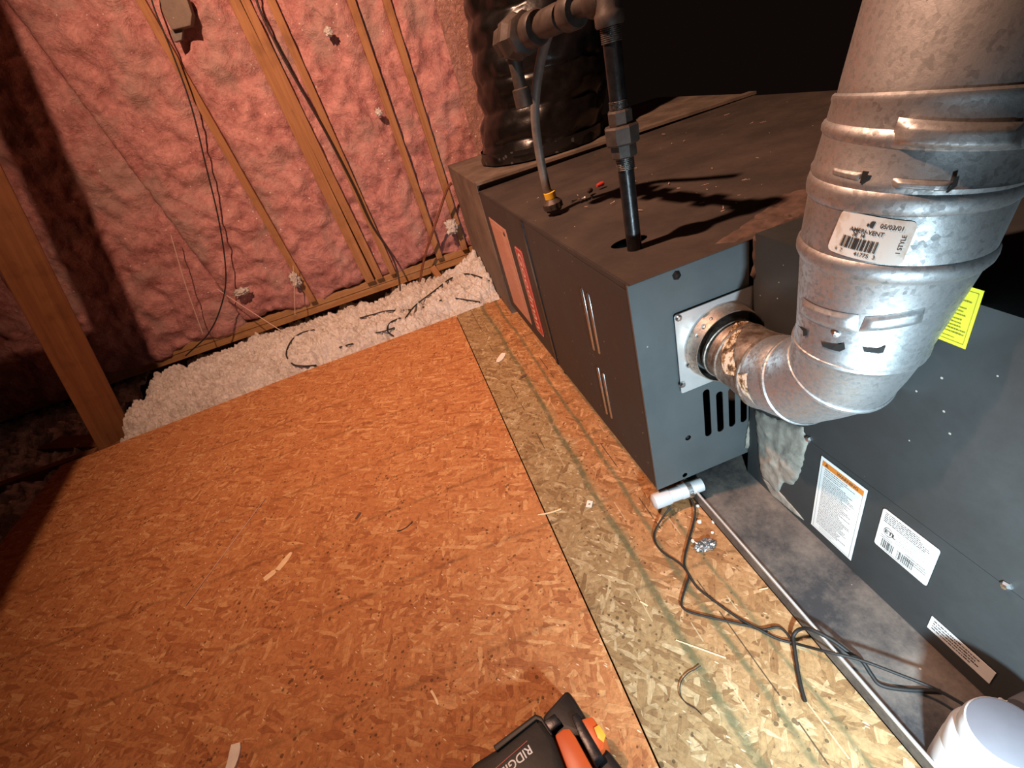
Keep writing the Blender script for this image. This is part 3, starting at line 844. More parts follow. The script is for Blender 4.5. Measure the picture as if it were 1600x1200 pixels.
# plenum beyond the furnace
PZ = .545
pc = [at(700, 258, 'z', PZ), at(748, 294, 'z', PZ)]
px_ = -.012
t = root('supply_plenum', (.4, 1.6, 0), 'dusty sheet metal plenum joined to the far end of the furnace', 'plenum')
def par(o, t):
    o.parent = t; o.matrix_parent_inverse = Matrix.Translation(-Vector(t.location)); return o
mb = MB(); mb.box((px_, 1.213, -.05), (1.15, 1.93, PZ)); par(mb.build('plenum_body', M_PLEN, bevel=.002), t)
mb = MB(); mb.box((px_ - .002, 1.185, PZ - .002), (1.15, 1.225, PZ + .008)); mb.box((px_ - .002, 1.20, PZ - .03), (px_, 1.215, PZ)); par(mb.build('plenum_flange', M_PLEN), t)

# ================================================================== vent pipe
vt = root('vent_pipe', (.18, -.26, .33), 'large galvanised steel vent pipe with elbow, joint bands and a white label', 'vent pipe')
def ring(c, t, r, n=64, up=Vector((1, 0, 0))):
    c = Vector(c); t = Vector(t).normalized(); u = (up - t * up.dot(t)).normalized(); v = t.cross(u)
    return [c + (u * cos(2 * pi * k / n) + v * sin(2 * pi * k / n)) * r for k in range(n)]
cx0 = COLW
el = [  # centre, tangent, radius
    ((cx0.x - .002, .010, cx0.z - .002), (0, -1, 0), .053),
    ((cx0.x + .004, -.052, cx0.z - .006), (0, -1, .05), .0555),
    ((cx0.x + .006, -.115, cx0.z - .006), (.02, -1, .22), .061),
    ((cx0.x + .009, -.178, cx0.z + .014), (.03, -1, .65), .0645),
    ((cx0.x + .014, -.232, cx0.z + .066), (.05, -.55, 1), .0660),
    ((.163, -.254, .495), (.08, -.06, 1), .0675)]
def seam(c, t, r, wd=.004, ht=.0022):
    c = Vector(c); t = Vector(t).normalized()
    return [ring(c - t * wd, t, r), ring(c - t * wd * .5, t, r + ht), ring(c + t * wd * .5, t, r + ht), ring(c + t * wd, t, r)]
mats = [M_GALV_RUST, M_GALV_RUST, M_GALV, M_GALV, M_GALV]
for i in range(5):
    (c0, t0, r0), (c1, t1, r1) = el[i], el[i + 1]
    c0 = Vector(c0); c1 = Vector(c1); t0v = Vector(t0).normalized(); t1v = Vector(t1).normalized()
    mb = MB()
    rg = [ring(c0, t0v, r0 + .0006)]
    for k in (.12, .5, .88):
        rg.append(ring(c0.lerp(c1, k), t0v.lerp(t1v, k), r0 + (r1 - r0) * k + .0006))
    e = seam(c1, t1v, r1 + .0006)
    mb.rings(rg + e)
    if i == 0: # rough torn leading edge
        mb.rings([ring(c0 + t0v * .035, t0v, r0 + .0006), ring(c0 + t0v * .035, t0v, r0 + .003), ring(c0 + t0v * .04, t0v, r0 + .003), ring(c0 + t0v * .041, t0v, r0 + .001)])
    o = par(mb.build('elbow_section', mats[i], smooth=40), vt)
    if i < 2: o['label'] = 'rust stained elbow gore'
# vertical stack: centre line and radius by height
def cl(z):
    pts = [(.47, .161, -.254), (.60, .174, -.260), (.69, .182, -.264), (.74, .191, -.268), (.86, .214, -.268), (1.0, .240, -.268), (1.7, .37, -.268)]
    for a, b in zip(pts, pts[1:]):
        if z <= b[0]:
            k = max(0, (z - a[0]) / (b[0] - a[0])); return Vector((a[1] + (b[1] - a[1]) * k, a[2] + (b[2] - a[2]) * k, z))
    return Vector((.32, -.268, z))
def stack(name, prof, m, label=None):
    mb = MB(); mb.rings([ring(cl(z), (cl(z + .01) - cl(z - .01)), r, 96) for z, r in prof])
    o = par(mb.build(name, m, smooth=35), vt)
    if label: o['label'] = label
    return o
stack('lock_section', [(.492, .0680), (.497, .0698), (.505, .0698), (.507, .0688), (.604, .0818), (.608, .0845), (.613, .0872), (.618, .0878), (.623, .0872), (.626, .0850)], M_GALV)
stack('label_section', [(.622, .0835), (.626, .0848), (.672, .0856), (.675, .0882), (.680, .0892), (.685, .0892), (.689, .0880), (.690, .0868)], M_GALV)
stack('upper_lock_section', [(.688, .0860), (.691, .0878), (.694, .0886), (.697, .0870), (.722, .0866), (.725, .0890), (.729, .0896), (.733, .0885), (.735, .0866), (.752, .0862), (.755, .0872), (.758, .0868), (.760, .0845)], M_GALV)
stack('straight_pipe', [(.756, .0832), (.77, .0832), (1.7, .0832)], M_GALV)
# surface patches on the stack
def cylpt(ang, z, off, rr):
    c = cl(z); return c + Vector((cos(ang), sin(ang), 0)) * (rr(z) + off)
def hitcyl(px, py, rad):
    d = ray(px, py); best = None
    z = .6
    for _ in range(25):
        c = cl(z); o = CP - Vector((c.x, c.y, 0)); a = d.x ** 2 + d.y ** 2; b = 2 * (o.x * d.x + o.y * d.y); q = o.x ** 2 + o.y ** 2 - rad(z) ** 2
        D = b * b - 4 * a * q
        if D < 0: tt = -b / (2 * a)
        else: tt = (-b - math.sqrt(D)) / (2 * a)
        z = CP.z + d.z * tt
    p = CP + d * tt; c = cl(p.z)
    return math.atan2(p.y - c.y, p.x - c.x), p.z
def patchfn(px4, rad, w, h):
    A = [hitcyl(px, py, rad) for px, py in px4]  # TL TR BR BL
    A = [((a + 2 * pi) % (2 * pi), z) for a, z in A]
    def fn_(a, b, hh):
        u = a / w; v = b / h
        t0 = [A[3][i] * (1 - u) + A[2][i] * u for i in (0, 1)]; t1 = [A[0][i] * (1 - u) + A[1][i] * u for i in (0, 1)]
        an = t0[0] * (1 - v) + t1[0] * v; z = t0[1] * (1 - v) + t1[1] * v
        return cylpt(an, z, hh, rad)
    return fn_
RL = lambda z: .0853
wL, hL = .075, .045
fnL = patchfn([(1319, 325), (1436, 346), (1408, 415), (1293, 388)], RL, wL, hL)
mb = MB(); N1, N2 = 24, 12
out = []
for j in range(N2 + 1):
    for i in range(N1 + 1):
        u, v = i / N1, j / N2
        # rounded corners
        x = u * wL; y = v * hL; r = .006
        cxr = min(max(x, r), wL - r); cyr = min(max(y, r), hL - r); dx, dy = x - cxr, y - cyr; d = math.hypot(dx, dy)
        if dx and dy and d > r: x, y = cxr + dx / d * r, cyr + dy / d * r
        out.append(fnL(x, y, .0012))
mb.add(out, [(j * (N1 + 1) + i, j * (N1 + 1) + i + 1, (j + 1) * (N1 + 1) + i + 1, (j + 1) * (N1 + 1) + i) for j in range(N2) for i in range(N1)])
m_, nt, b = mat('stained_paper'); g = NB(nt); c = g.coord()
g.l(g.mix(g.ramp(g.noise(c, 45, 4, .6), [(.52, 0.0), (.68, .8)]), (.78, .74, .68), (.50, .36, .22)), b.inputs['Base Color']); b.inputs['Roughness'].default_value = .5
vl = par(mb.build('pipe_label', m_, smooth=180), vt); vl['label'] = 'white stained barcode label on the vent'
sh = Sheet(lambda a, b, h: fnL(a, b, h + .0014))
sh.text('AMERI-VENT', wL * .22, hL * .60, .0060, bold=.00008)
sh.text('3E  I4', wL * .28, hL * .50, .0056, bold=.0001)
sh.bars(wL * .17, wL * .66, hL * .20, hL * .47, 24, 0, 8)
sh.text('41775  3', wL * .40, hL * .07, .0058, bold=.00006)
sh.text('4  7', wL * .12, hL * .07, .0056)
sh.text('05/03/01', wL * .58, hL * .78, .0062, bold=.00008)
sh.text('1 STYLE', wL * .93, hL * .25, .0058, rot=pi / 2, bold=.00006)
sh.poly([(wL * (.475 + .028 * cos(t_ * pi / 6)), hL * (.83 + .07 * sin(t_ * pi / 6))) for t_ in range(12)])
sh.poly([(wL * (.43 + .016 * cos(t_ * pi / 6)), hL * (.80 + .035 * sin(t_ * pi / 6))) for t_ in range(12)])
sh.poly([(wL * .455, hL * .76), (wL * .50, hL * .75), (wL * .51, hL * .90), (wL * .48, hL * .90)])
sh.mb.build('printing', M_INK, vl)
# embossed pads and slots: raised patches with soft rims, and dark slots
def emboss(px4, rad, h, name, m, inset=.18, slot=False, label=None):
    f4 = patchfn(px4, rad, 1, 1); N = 16; K = 10; vs = []
    for j in range(K + 1):
        for i in range(N + 1):
            u, v = i / N, j / K
            e = min(1, min(u, 1 - u) / (inset * .5), min(v, 1 - v) / inset)
            e = e * e * (3 - 2 * e)
            vs.append(f4(u, v, .0002 + h * e))
    mb = MB(); mb.add(vs, [(j * (N + 1) + i, j * (N + 1) + i + 1, (j + 1) * (N + 1) + i + 1, (j + 1) * (N + 1) + i) for j in range(K) for i in range(N)])
    o = par(mb.build(name, m, smooth=180), vt)
    if label: o['label'] = label
    return o
RA = lambda z: .0688 + (.0818 - .0688) * max(0, min(1, (z - .507) / .097))
emboss([(1254, 464), (1342, 492), (1340, 520), (1250, 487)], RA, .0035, 'locking_tab', M_GALV, .3)
emboss([(1352, 495), (1446, 480), (1440, 504), (1342, 518)], RA, .0035, 'locking_tab', M_GALV, .3)
RU = lambda z: .087
emboss([(1405, 183), (1600, 190), (1596, 232), (1388, 226)], lambda z: .0885, .006, 'locking_tab', M_GALV, .25)
emboss([(1395, 277), (1492, 283), (1485, 300), (1388, 292)], RU, .004, 'locking_tab', M_GALV, .3)
emboss([(1302, 258), (1352, 268), (1348, 285), (1300, 272)], RU, .003, 'locking_tab', M_GALV, .3)
def slotp(pts, rad, off=.0012):
    return [cylpt(*[(a + 2 * pi) % (2 * pi) if i == 0 else a for i, a in enumerate(hitcyl(px, py, rad))], off, rad) for px, py in pts]
def slot(pts, rad, name='slot', off=.0010):
    mb = MB(); mb.add(slotp(pts, rad, off), [tuple(range(len(pts)))]); return par(mb.build(name, M_DARK), vt)
slot([(1284, 534), (1308, 538), (1320, 536), (1321, 545), (1312, 549), (1300, 546), (1286, 541)], RA)
slot([(1348, 542), (1372, 544), (1384, 539), (1380, 550), (1372, 552), (1350, 549)], RA)
slot([(1248, 508), (1262, 514), (1262, 524), (1256, 525), (1256, 517)], RA)
slot([(1488, 275), (1496, 272), (1492, 288), (1478, 299), (1474, 298), (1484, 288)], RU, off=.0045)
slot([(1352, 265), (1362, 266), (1358, 274), (1350, 285), (1347, 284)], RU, off=.0035)
sc_ = slotp([(1307, 522)], RA, .001)[0]
mb = MB(); mb.lathe([(.004, 0), (.003, .002), (0, .0025)], axisM(sc_, (-.6, -.7, 0)), 10); par(mb.build('screw', M_ZINC, smooth=40), vt)
# sticker on the rusty elbow
def elpt(k, ang, off):   # k along sections, ang around
    i = min(4, int(k)); t = k - i
    (c0, t0, r0), (c1, t1, r1) = el[i], el[i + 1]
    c = Vector(c0).lerp(Vector(c1), t); tt = Vector(t0).normalized().lerp(Vector(t1).normalized(), t)
    tt.normalize(); up = Vector((1, 0, 0)); u = (up - tt * up.dot(tt)).normalized(); v = tt.cross(u)
    return c + (u * cos(ang) + v * sin(ang)) * (r0 + (r1 - r0) * t + off)
SK = None
def findel(px, py, sec=(1.05, 2.9)):
    best = (1e9, 0, 0); d = ray(px, py)
    for a in range(40):
        k = sec[0] + (sec[1] - sec[0]) * a / 39
        for b in range(120):
            an = 2 * pi * b / 120; p = elpt(k, an, .001); q = p - CP
            off = (q - d * q.dot(d)).length
            if off < .004 and q.dot(d) < best[0]: best = (q.dot(d), k, an)
    return best[1], best[2]
E4 = [findel(px, py) for px, py in ((1128, 586), (1165, 584), (1180, 637), (1145, 637))]
def fe(a, b, h):
    A = [(k, (an - E4[0][1] + pi) % (2 * pi) + E4[0][1] - pi) for k, an in E4]
    t0 = [A[3][i] * (1 - a) + A[2][i] * a for i in (0, 1)]; t1 = [A[0][i] * (1 - a) + A[1][i] * a for i in (0, 1)]
    return elpt(t0[0] * (1 - b) + t1[0] * b, t0[1] * (1 - b) + t1[1] * b, h)
mb = MB(); mb.add([fe(i / 10, j / 10, .0016) for j in range(11) for i in range(11)], [(j * 11 + i, j * 11 + i + 1, (j + 1) * 11 + i + 1, (j + 1) * 11 + i) for j in range(10) for i in range(10)])
m2, nt, b = mat('burnt_paper'); g = NB(nt); c = g.coord()
g.l(g.ramp(g.noise(c, 70, 5, .7), [(.42, (.06, .03, .015)), (.5, (.35, .22, .1)), (.56, (.72, .66, .55))]), b.inputs['Base Color'])
es = par(mb.build('burnt_label', m2, smooth=180), vt)
sh = Sheet(lambda a, b, h: fe(a, b, h + .0018)); sh.bars(.1, .7, .15, .45, 9, 0, 5); sh.mb.build('printing', M_INK, es)

# ================================================================== gas pipe
gp = root('gas_pipe', (.075, .143, .5), 'black iron gas pipe with union entering the hole in the furnace top', 'pipe')
gb = Vector((.076, .143, 0))
def gz(px, py): return at(px, py, 'y', .143)
x0 = gz(990, 385).x
def vlathe(name, prof, m, n=24, smooth=40, lab=None, x=None, y=.143):
    mb = MB(); MM = Matrix.Translation(Vector((x if x is not None else .076, y, 0))); mb.lathe(prof, MM, n)
    o = par(mb.build(name, m, smooth=smooth), gp)
    if lab: o['label'] = lab
    return o
zu0, zu1 = gz(978, 262).z, gz(975, 180).z
vlathe('lower_nipple', [(.0135, .42), (.0135, zu0 + .003)], M_IRON)
def thread(z0, z1, r, n=7):
    pr = []
    for i in range(n):
        z = z0 + (z1 - z0) * i / n; h = (z1 - z0) / n
        pr += [(r, z), (r + .0012, z + h * .3), (r + .0012, z + h * .6), (r, z + h * .9)]
    return pr
vlathe('threads', thread(zu0 - .002, zu0 + .018, .0142), M_IRONT, lab='bare silvery pipe threads')
vlathe('union_nut', [(.020, zu0 + .018), (.022, zu0 + .020), (.022, zu0 + .040), (.019, zu0 + .042)], M_FIT, 8, 20)
vlathe('union_collar', [(.026, zu0 + .038), (.0285, zu0 + .041), (.0285, zu0 + .064), (.026, zu0 + .067)], M_FIT, 8, 20)
vlathe('union_end', [(.019, zu0 + .066), (.020, zu0 + .068), (.020, zu0 + .086), (.018, zu0 + .089)], M_FIT, 8, 20)
vlathe('threads', thread(zu0 + .088, zu0 + .102, .0142), M_IRONT)
zt0 = gz(957, 40).z
vlathe('upper_nipple', [(.0138, zu0 + .10), (.0138, zt0 - .014)], M_IRON)
vlathe('threads', thread(zt0 - .020, zt0, .0145, 8), M_IRONT)
vlathe('tee_fitting', [(.0195, zt0), (.0215, zt0 + .003), (.0215, zt0 + .016), (.0185, zt0 + .020), (.0185, zt0 + .055), (.0215, zt0 + .058), (.0215, zt0 + .07)], M_FIT, 24, 40)
# horizontal run back from the tee, with a valve
zr = zt0 + .036
run0 = Vector((.076, .143, zr)); run1 = Vector((.022, .47, zr - .005)); rd = (run1 - run0).normalized()
mb = MB(); mb.tube([run0, run1], .0135, 20)
for a, b, r in ((.0, .04, .022), (.08, .115, .026), (.13, .20, .022), (.215, .25, .029)):
    q = run0 + rd * a; e = run0 + rd * b
    mb.tube([q, q.lerp(e, .15), q.lerp(e, .85), e], [r * .9, r, r, r * .9], 20)
par(mb.build('horizontal_run', M_FIT, smooth=45), gp)
vb = run0 + rd * .31
mb = MB(); MM = axisM(vb - rd * .05, rd)
mb.lathe([(.022, 0), (.036, .006), (.036, .018), (.028, .024), (.040, .045), (.040, .062), (.028, .08), (.031, .088), (.031, .104)], MM, 8)
vbody = par(mb.build('valve_body', M_FIT, smooth=25), gp)
mb = MB(); mb.lathe([(.022, 0), (.022, .012), (.015, .014), (.0135, .04), (.0135, .07), (.019, .072), (.019, .105), (.012, .108)], axisM(vb + Vector((-.004, .035, -.015)), (.02, .02, -1)), 20)
dl = par(mb.build('drip_leg', M_FIT, smooth=40), gp)

# ================================================================== flexible conduit
fb = at(866, 328, 'z', .545)
fl_ = root('flexible_conduit', fb, 'grey flexible conduit curving down to a yellow ringed connector on the furnace top', 'conduit')
yv = fb.y
pts = [at(px, py, 'y', yv + dy) for px, py, dy in ((912, -60, -.24), (884, 6, -.17), (858, 50, -.10), (842, 110, -.05), (836, 175, -.02), (842, 235, 0), (853, 290, 0), (858, 303, 0))]
mb = MB(); mb.tube(bez(pts, 8), .0105, 16); par(mb.build('hose', M_HOSE, smooth=60), fl_)
zc = .545
mb = MB(); a = at(858, 300, 'y', yv); b = at(862, 318, 'y', yv)
ax = (a - Vector((fb.x, fb.y, zc))).normalized(); o_ = Vector((fb.x, fb.y, zc))
mb.lathe([(.012, .030), (.0145, .031), (.0145, .046), (.0125, .047)], axisM(o_, ax), 24); r1 = par(mb.build('yellow_ring', M_YEL, smooth=40), fl_)
mb = MB()
prof = []
n = 40; rg = []
for rr, z in ((.020, 0), (.020, .004), (.0235, .006), (.0235, .020), (.018, .026), (.013, .031)):
    rg.append([axisM(o_, ax) @ Vector(((rr + (.0018 if (k % 4 < 2 and .005 < z < .021) else 0)) * cos(2 * pi * k / n), (rr + (.0018 if (k % 4 < 2 and .005 < z < .021) else 0)) * sin(2 * pi * k / n), z)) for k in range(n)])
mb.rings(rg, cap=(True, True)); par(mb.build('lock_nut', M_FIT, smooth=30), fl_)

# ================================================================== black wrapped duct
bd = root('flexible_duct', (.37, 1.53, PZ), 'crumpled black plastic wrapped duct rising from the plenum', 'duct')
bx, by, br = .365, 1.53, .262
rg = []
NZ = 150; NA = 120
for j in range(NZ + 1):
    z = PZ + .006 + j * (1.2) / NZ
    row = []
    for k in range(NA):
        an = 2 * pi * k / NA
        fold = abs(((z * 9 + .35 * noise.noise(Vector((cos(an) * 1.6, sin(an) * 1.6, z * 2.2)))) % 1) - .5) * 2
        cr_ = noise.noise(Vector((cos(an) * 3, sin(an) * 3, z * 16))) * .010 + noise.noise(Vector((cos(an) * 9, sin(an) * 9, z * 30 + 4))) * .004
        rr = br - .010 + .016 * math.sqrt(max(0, fold)) + cr_ + .02 * sm(.95, .62, z) * 0
        row.append(Vector((bx + .05 * sm(.55, .8, z) + .05 * sm(.8, 1.3, z) + rr * cos(an), by + rr * sin(an), z)))
    rg.append(row)
mb = MB(); mb.rings(rg); par(mb.build('duct_jacket', M_BLACKP, smooth=180), bd)
mt, nt, b = mat('printed_black_tape'); g = NB(nt); c = g.coord()
v_ = g.vor(g.mapping(c, (38, 38, 38)), 1); s3 = g.n('ShaderNodeSeparateColor'); g.l(v_.outputs['Color'], s3.inputs[0])
k = g.math('MULTIPLY', g.math('LESS_THAN', v_.outputs['Distance'], .32), g.math('GREATER_THAN', s3.outputs[0], .6))
g.l(g.mix(g.math('MULTIPLY', k, .6), (.012, .011, .011), (.10, .10, .10)), b.inputs['Base Color']); b.inputs['Roughness'].default_value = .25
mb = MB(); mb.rings([[Vector((bx + (br + .004 + .003 * noise.noise(Vector((k_, z * 20, 0)))) * cos(2 * pi * k_ / 90), by + (br + .004 + .003 * noise.noise(Vector((k_, z * 20, 0)))) * sin(2 * pi * k_ / 90), z)) for k_ in range(90)] for z in (PZ + .007, PZ + .02, PZ + .035, PZ + .05)])
par(mb.build('printed_tape', mt, smooth=180), bd)
# clear crinkled plastic sheet between batt and duct
mc, nt, b = mat('clear_plastic'); g = NB(nt); c = g.coord()
b.inputs['Base Color'].default_value = (.42, .22, .18, 1); b.inputs['Roughness'].default_value = .12; b.inputs['Specular IOR Level'].default_value = .9
g.bump(g.noise(c, 45, 5, .7, 1.0), 1.0, .02, b)
mb = MB(); vs = []
for j in range(60):
    z = .50 + j * 1.35 / 59
    for i in range(12):
        x = .155 + .010 * (1.0 - z) + .018 * i; x += .0
        vs.append((x, 1.99 + .012 * noise.noise(Vector((x * 30, z * 14, 0))) - .003 * i, z))
n0 = len(vs); vs += [(x, y + .004, z) for x, y, z in vs]
fs = [(j * 12 + i, j * 12 + i + 1, (j + 1) * 12 + i + 1, (j + 1) * 12 + i) for j in range(59) for i in range(11)]
fs += [tuple(q + n0 for q in reversed(f_)) for f_ in fs]
mb.add(vs, fs); o = mb.build('plastic_sheet', mc, None, (.2, 1.99, .75), smooth=180); tagp(o, 'shiny crinkled clear plastic hanging between pink batt and black duct', 'plastic sheet')

# ================================================================== cables
def cable(name, pts, r, m, label, k=6, n=8, cat='cable'):
    mb = MB(); P = bez(pts, k); mb.tube(P, r, n)
    o = mb.build(name, m, None, P[0], smooth=80); return tagp(o, label, cat)
W1 = lambda px, py, y=2.02: at(px, py, 'y', y)
cable('cable', [W1(232, -30), W1(240, 10), W1(272, 90), W1(300, 170), W1(322, 260), W1(343, 350), W1(353, 430, 2.0), W1(345, 480, 1.98), W1(325, 522, 1.96), W1(290, 556, 1.95)], .0033, M_BLK, 'thin black cable hanging in a long curve at the left of the wall')
cable('cable', [W1(396, -20, 2.06), W1(408, 20, 2.06), W1(445, 95, 2.05), W1(505, 200, 2.05), W1(552, 290, 2.05), W1(580, 350, 2.05), W1(612, 400, 2.02), W1(624, 440, 1.95), W1(628, 498, 1.80)], .0048, M_BRCABLE, 'dark brown cable running down the studs into the loose fill')
from mathutils.bvhtree import BVHTree
fo = bpy.data.objects['loose_fill_insulation']
FB = BVHTree.FromPolygons([v.co + fo.location for v in fo.data.vertices], [tuple(p.vertices) for p in fo.data.polygons])
def fz(px, py, z):
    d = ray(px, py); hit = FB.ray_cast(CP, d)
    if hit[0] is None: return at(px, py, 'z', z)
    p = hit[0] + Vector((0, 0, .004)) - d * .004
    return p
cable('cable', [fz(634, 498, .02), fz(650, 478, .035), fz(680, 455, .045), fz(705, 436, .05), fz(728, 429, .05), fz(750, 434, .05), fz(775, 444, .03), fz(788, 456, .01)], .0035, M_BLK, 'black cable arching over the loose fill near the furnace')
cable('cable', [fz(492, 516, .03), fz(470, 522, .03), fz(455, 535, .03), fz(448, 555, .03), fz(458, 570, .025), fz(475, 573, .02), fz(495, 572, .012)], .0035, M_BLK, 'black cable looping out of the loose fill at its left')
cable('cable', [fz(563, 498, .02), fz(585, 492, .035), fz(605, 487, .035), fz(640, 485, .03), fz(662, 481, .02), fz(690, 470, .015)], .0032, M_BLK, 'black cable lying across the middle of the loose fill')
cable('cable', [fz(626, 498, .02), fz(612, 504, .03), fz(606, 512, .03), fz(607, 520, .025), fz(615, 526, .006)], .0032, M_BLK, 'short curled black cable at the floor edge')
cable('cable', [fz(588, 521, .02), fz(600, 519, .03), fz(617, 513, .02)], .0032, M_BLK, 'short straight black cable end beside the curl')
cable('cable', [fz(531, 544, .02), fz(541, 541, .025), fz(552, 538, .015)], .0032, M_BLK, 'small black cable end poking out by the floor edge')
cable('cable', [fz(712, 467, .035), fz(730, 470, .03), fz(750, 473, .018)], .0036, M_BLK, 'short black cable stub beside the greenish floor strip')
# strings
cable('string', [W1(267, 367, 2.02), W1(290, 445, 2.0), W1(317, 522, 1.98)], .0022, M_STRING, 'pale string hanging from the batt crease at left', cat='string')
cable('string', [W1(340, 452, 2.02), W1(385, 482, 1.95), W1(438, 516, 1.80)], .0022, M_STRING, 'pale string slanting down toward the loose fill', cat='string')
cable('string', [W1(458, 415, 2.02), W1(460, 450, 2.0), W1(461, 492, 1.98)], .0022, M_STRING, 'pale twine hanging straight below the wall', cat='string')
# refrigerant line near plenum
cl_ = cable('copper_line', [W1(705, 286, 1.96), W1(697, 300, 1.98), W1(682, 345, 2.0), W1(664, 400, 2.02), W1(656, 440, 2.02)], .0065, M_COPPER, 'thin reddish copper line leaning against the stud by the plenum', cat='pipe')
# faint wire in the dark at the right
# junction fitting at top left
t = root('junction_box', at(275, 30, 'y', 2.05), 'dusty grey metal junction fitting at the top of the wall', 'junction box')
c0 = at(262, 2, 'y', 2.03); 
mb = MB(); mb.prism([at(px, py, 'y', 2.0) for px, py in ((246, -14), (290, -8), (300, 22), (298, 40), (268, 47), (254, 20))], (0, .05, 0)); par(mb.build('box_body', M_PLEN, bevel=.004), t)
mb = MB(); mb.prism([at(px, py, 'y', 2.02) for px, py in ((266, 47), (286, 42), (284, 62), (272, 66))], (0, .03, 0)); par(mb.build('cable_clamp', M_HOSE, bevel=.002), t)

# floor and pan cables
ZF = .0035
def fc(l): return [at(px, py, 'z', z) for px, py, z in l]
cap0, cap1 = at(1030, 781, 'z', .034), at(1078, 763, 'z', .034)
pk = root('plastic_pipe', (cap0.x, cap0.y, 0), 'white plastic cap and pipe stub under the near corner of the furnace', 'pipe')
d = (cap1 - cap0).normalized()
mb = MB(); mb.lathe([(.010, -.016), (.0165, -.012), (.0175, -.006), (.0175, .022), (.0165, .024)], axisM(cap0, d), 32); par(mb.build('end_cap', M_PVC, smooth=45), pk)
mb = MB(); mb.lathe([(.0155, .022), (.0155, .048), (.017, .049), (.017, .066), (.0155, .067), (.015, .10)], axisM(cap0, d), 32); par(mb.build('pipe_stub', M_PVC, smooth=45), pk)
mb = MB(); q = at(1086, 764, 'z', .03); mb.tube([cap0 + d * .062, cap0 + d * .072], .0205, 20); par(mb.build('clamp_band', M_ZINC, smooth=50), pk)
C1 = cable('thermostat_wire', fc([(1048, 792, .022), (1038, 805, .012), (1024, 828, ZF), (1023, 845, ZF), (1035, 862, ZF), (1062, 880, ZF), (1076, 898, ZF), (1072, 915, ZF), (1066, 935, ZF), (1066, 948, ZF), (1080, 957, ZF), (1125, 968, ZF), (1170, 978, ZF), (1190, 984, ZF), (1215, 980, ZF), (1228, 988, ZF), (1236, 1000, ZF)]), .0021, M_BLK, 'thin black wire looping left of the white cap across the floor strip')
C2 = cable('thermostat_wire', fc([(1078, 776, .022), (1086, 795, .012), (1084, 815, ZF), (1076, 845, ZF), (1070, 870, ZF), (1070, 885, .006), (1078, 900, .007), (1090, 918, ZF), (1115, 938, ZF), (1150, 963, ZF), (1185, 983, .006), (1215, 998, ZF), (1245, 1006, .008), (1290, 1018, .034), (1340, 1030, .042), (1400, 1052, .045), (1460, 1076, .05), (1522, 1110, .10)]), .0022, M_BLK, 'thin black wire crossing the pan rim to the white upright fitting')
C3 = cable('thermostat_wire', fc([(1258, 1096, ZF), (1252, 1075, ZF), (1246, 1045, ZF), (1241, 1010, ZF + .004), (1240, 993, .010), (1250, 983, .020), (1268, 984, .036), (1300, 1000, .038), (1330, 1022, .03), (1348, 1034, .018), (1362, 1055, .010), (1376, 1070, .007), (1410, 1077, .007), (1470, 1080, .008)]), .0030, M_BLK, 'thicker black wire bent in a hook over the pan rim')
cable('wire_scrap', fc([(1095, 1040, .004), (1086, 1046, .003), (1075, 1052, .003), (1064, 1066, .003), (1063, 1085, .003), (1072, 1098, .003), (1088, 1108, .003), (1096, 1116, .004)]), .0009, M_BRCABLE, 'curled dark wire scrap on the greenish floor strip', cat='wire')

# white upright fitting in the pan
bt = at(1575, 1143, 'z', .150)
vf = root('pvc_fitting', (bt.x, bt.y, .004), 'white upright plastic pipe fitting with grey round top standing in the pan', 'pipe fitting')
MM = Matrix.Translation(Vector((bt.x, bt.y, 0)))
mb = MB(); mb.lathe([(.036, .118), (.0375, .122), (.0375, .138), (.0355, .148), (.034, .1495)], MM, 48, cap=(False, False)); par(mb.build('top_collar', M_PVC, smooth=22), vf)
mb = MB(); mb.lathe([(.0345, .1485), (.033, .1495), (.0, .1500)], MM, 48); o = par(mb.build('top_disc', M_PVCG, smooth=45), vf); o['label'] = 'grey flat top face, darkened to look shaded'
mb = MB(); mb.lathe([(.040, .078), (.0425, .082), (.0425, .106), (.040, .114), (.036, .119)], MM, 48, cap=(False, False)); par(mb.build('socket', M_PVC, smooth=22), vf)
mb = MB(); mb.lathe([(.043, .004), (.043, .072), (.041, .079)], MM, 48, cap=(True, False)); bb = par(mb.build('pipe_body', M_PVC, smooth=22), vf)
sh = Sheet(lambda a, b, h: Vector((bt.x + (.0428 + h) * cos(3.75 + a / .0428), bt.y + (.0428 + h) * sin(3.75 + a / .0428), .086 + b)))
for i in range(4): sh.rect(-.016 + i * .005, 0, -.0145 + i * .005, .014)
sh.text('2', .012, .0, .016); sh.mb.build('marking', M_INKL, bb)
# clamp hardware at the cabinet bottom, right edge
t = root('drain_fitting', at(1590, 1085, 'z', .05), 'grey and white drain fitting at the lower right edge of the cabinet', 'pipe fitting')
c0 = at(1600, 1102, 'x', .19)
mb = MB(); mb.lathe([(.020, 0), (.021, .002), (.021, .02), (.016, .022), (.016, .045)], axisM(c0 + Vector((-.010, -.01, 0)), (1, 0, 0)), 24); par(mb.build('pipe_end', M_PVCG, smooth=40), t)
mb = MB(); mb.tube([at(1562, 1094, 'x', .205), at(1572, 1100, 'x', .205), at(1590, 1098, 'x', .205)], .004, 8); par(mb.build('white_bead', M_PVC, smooth=60), t)

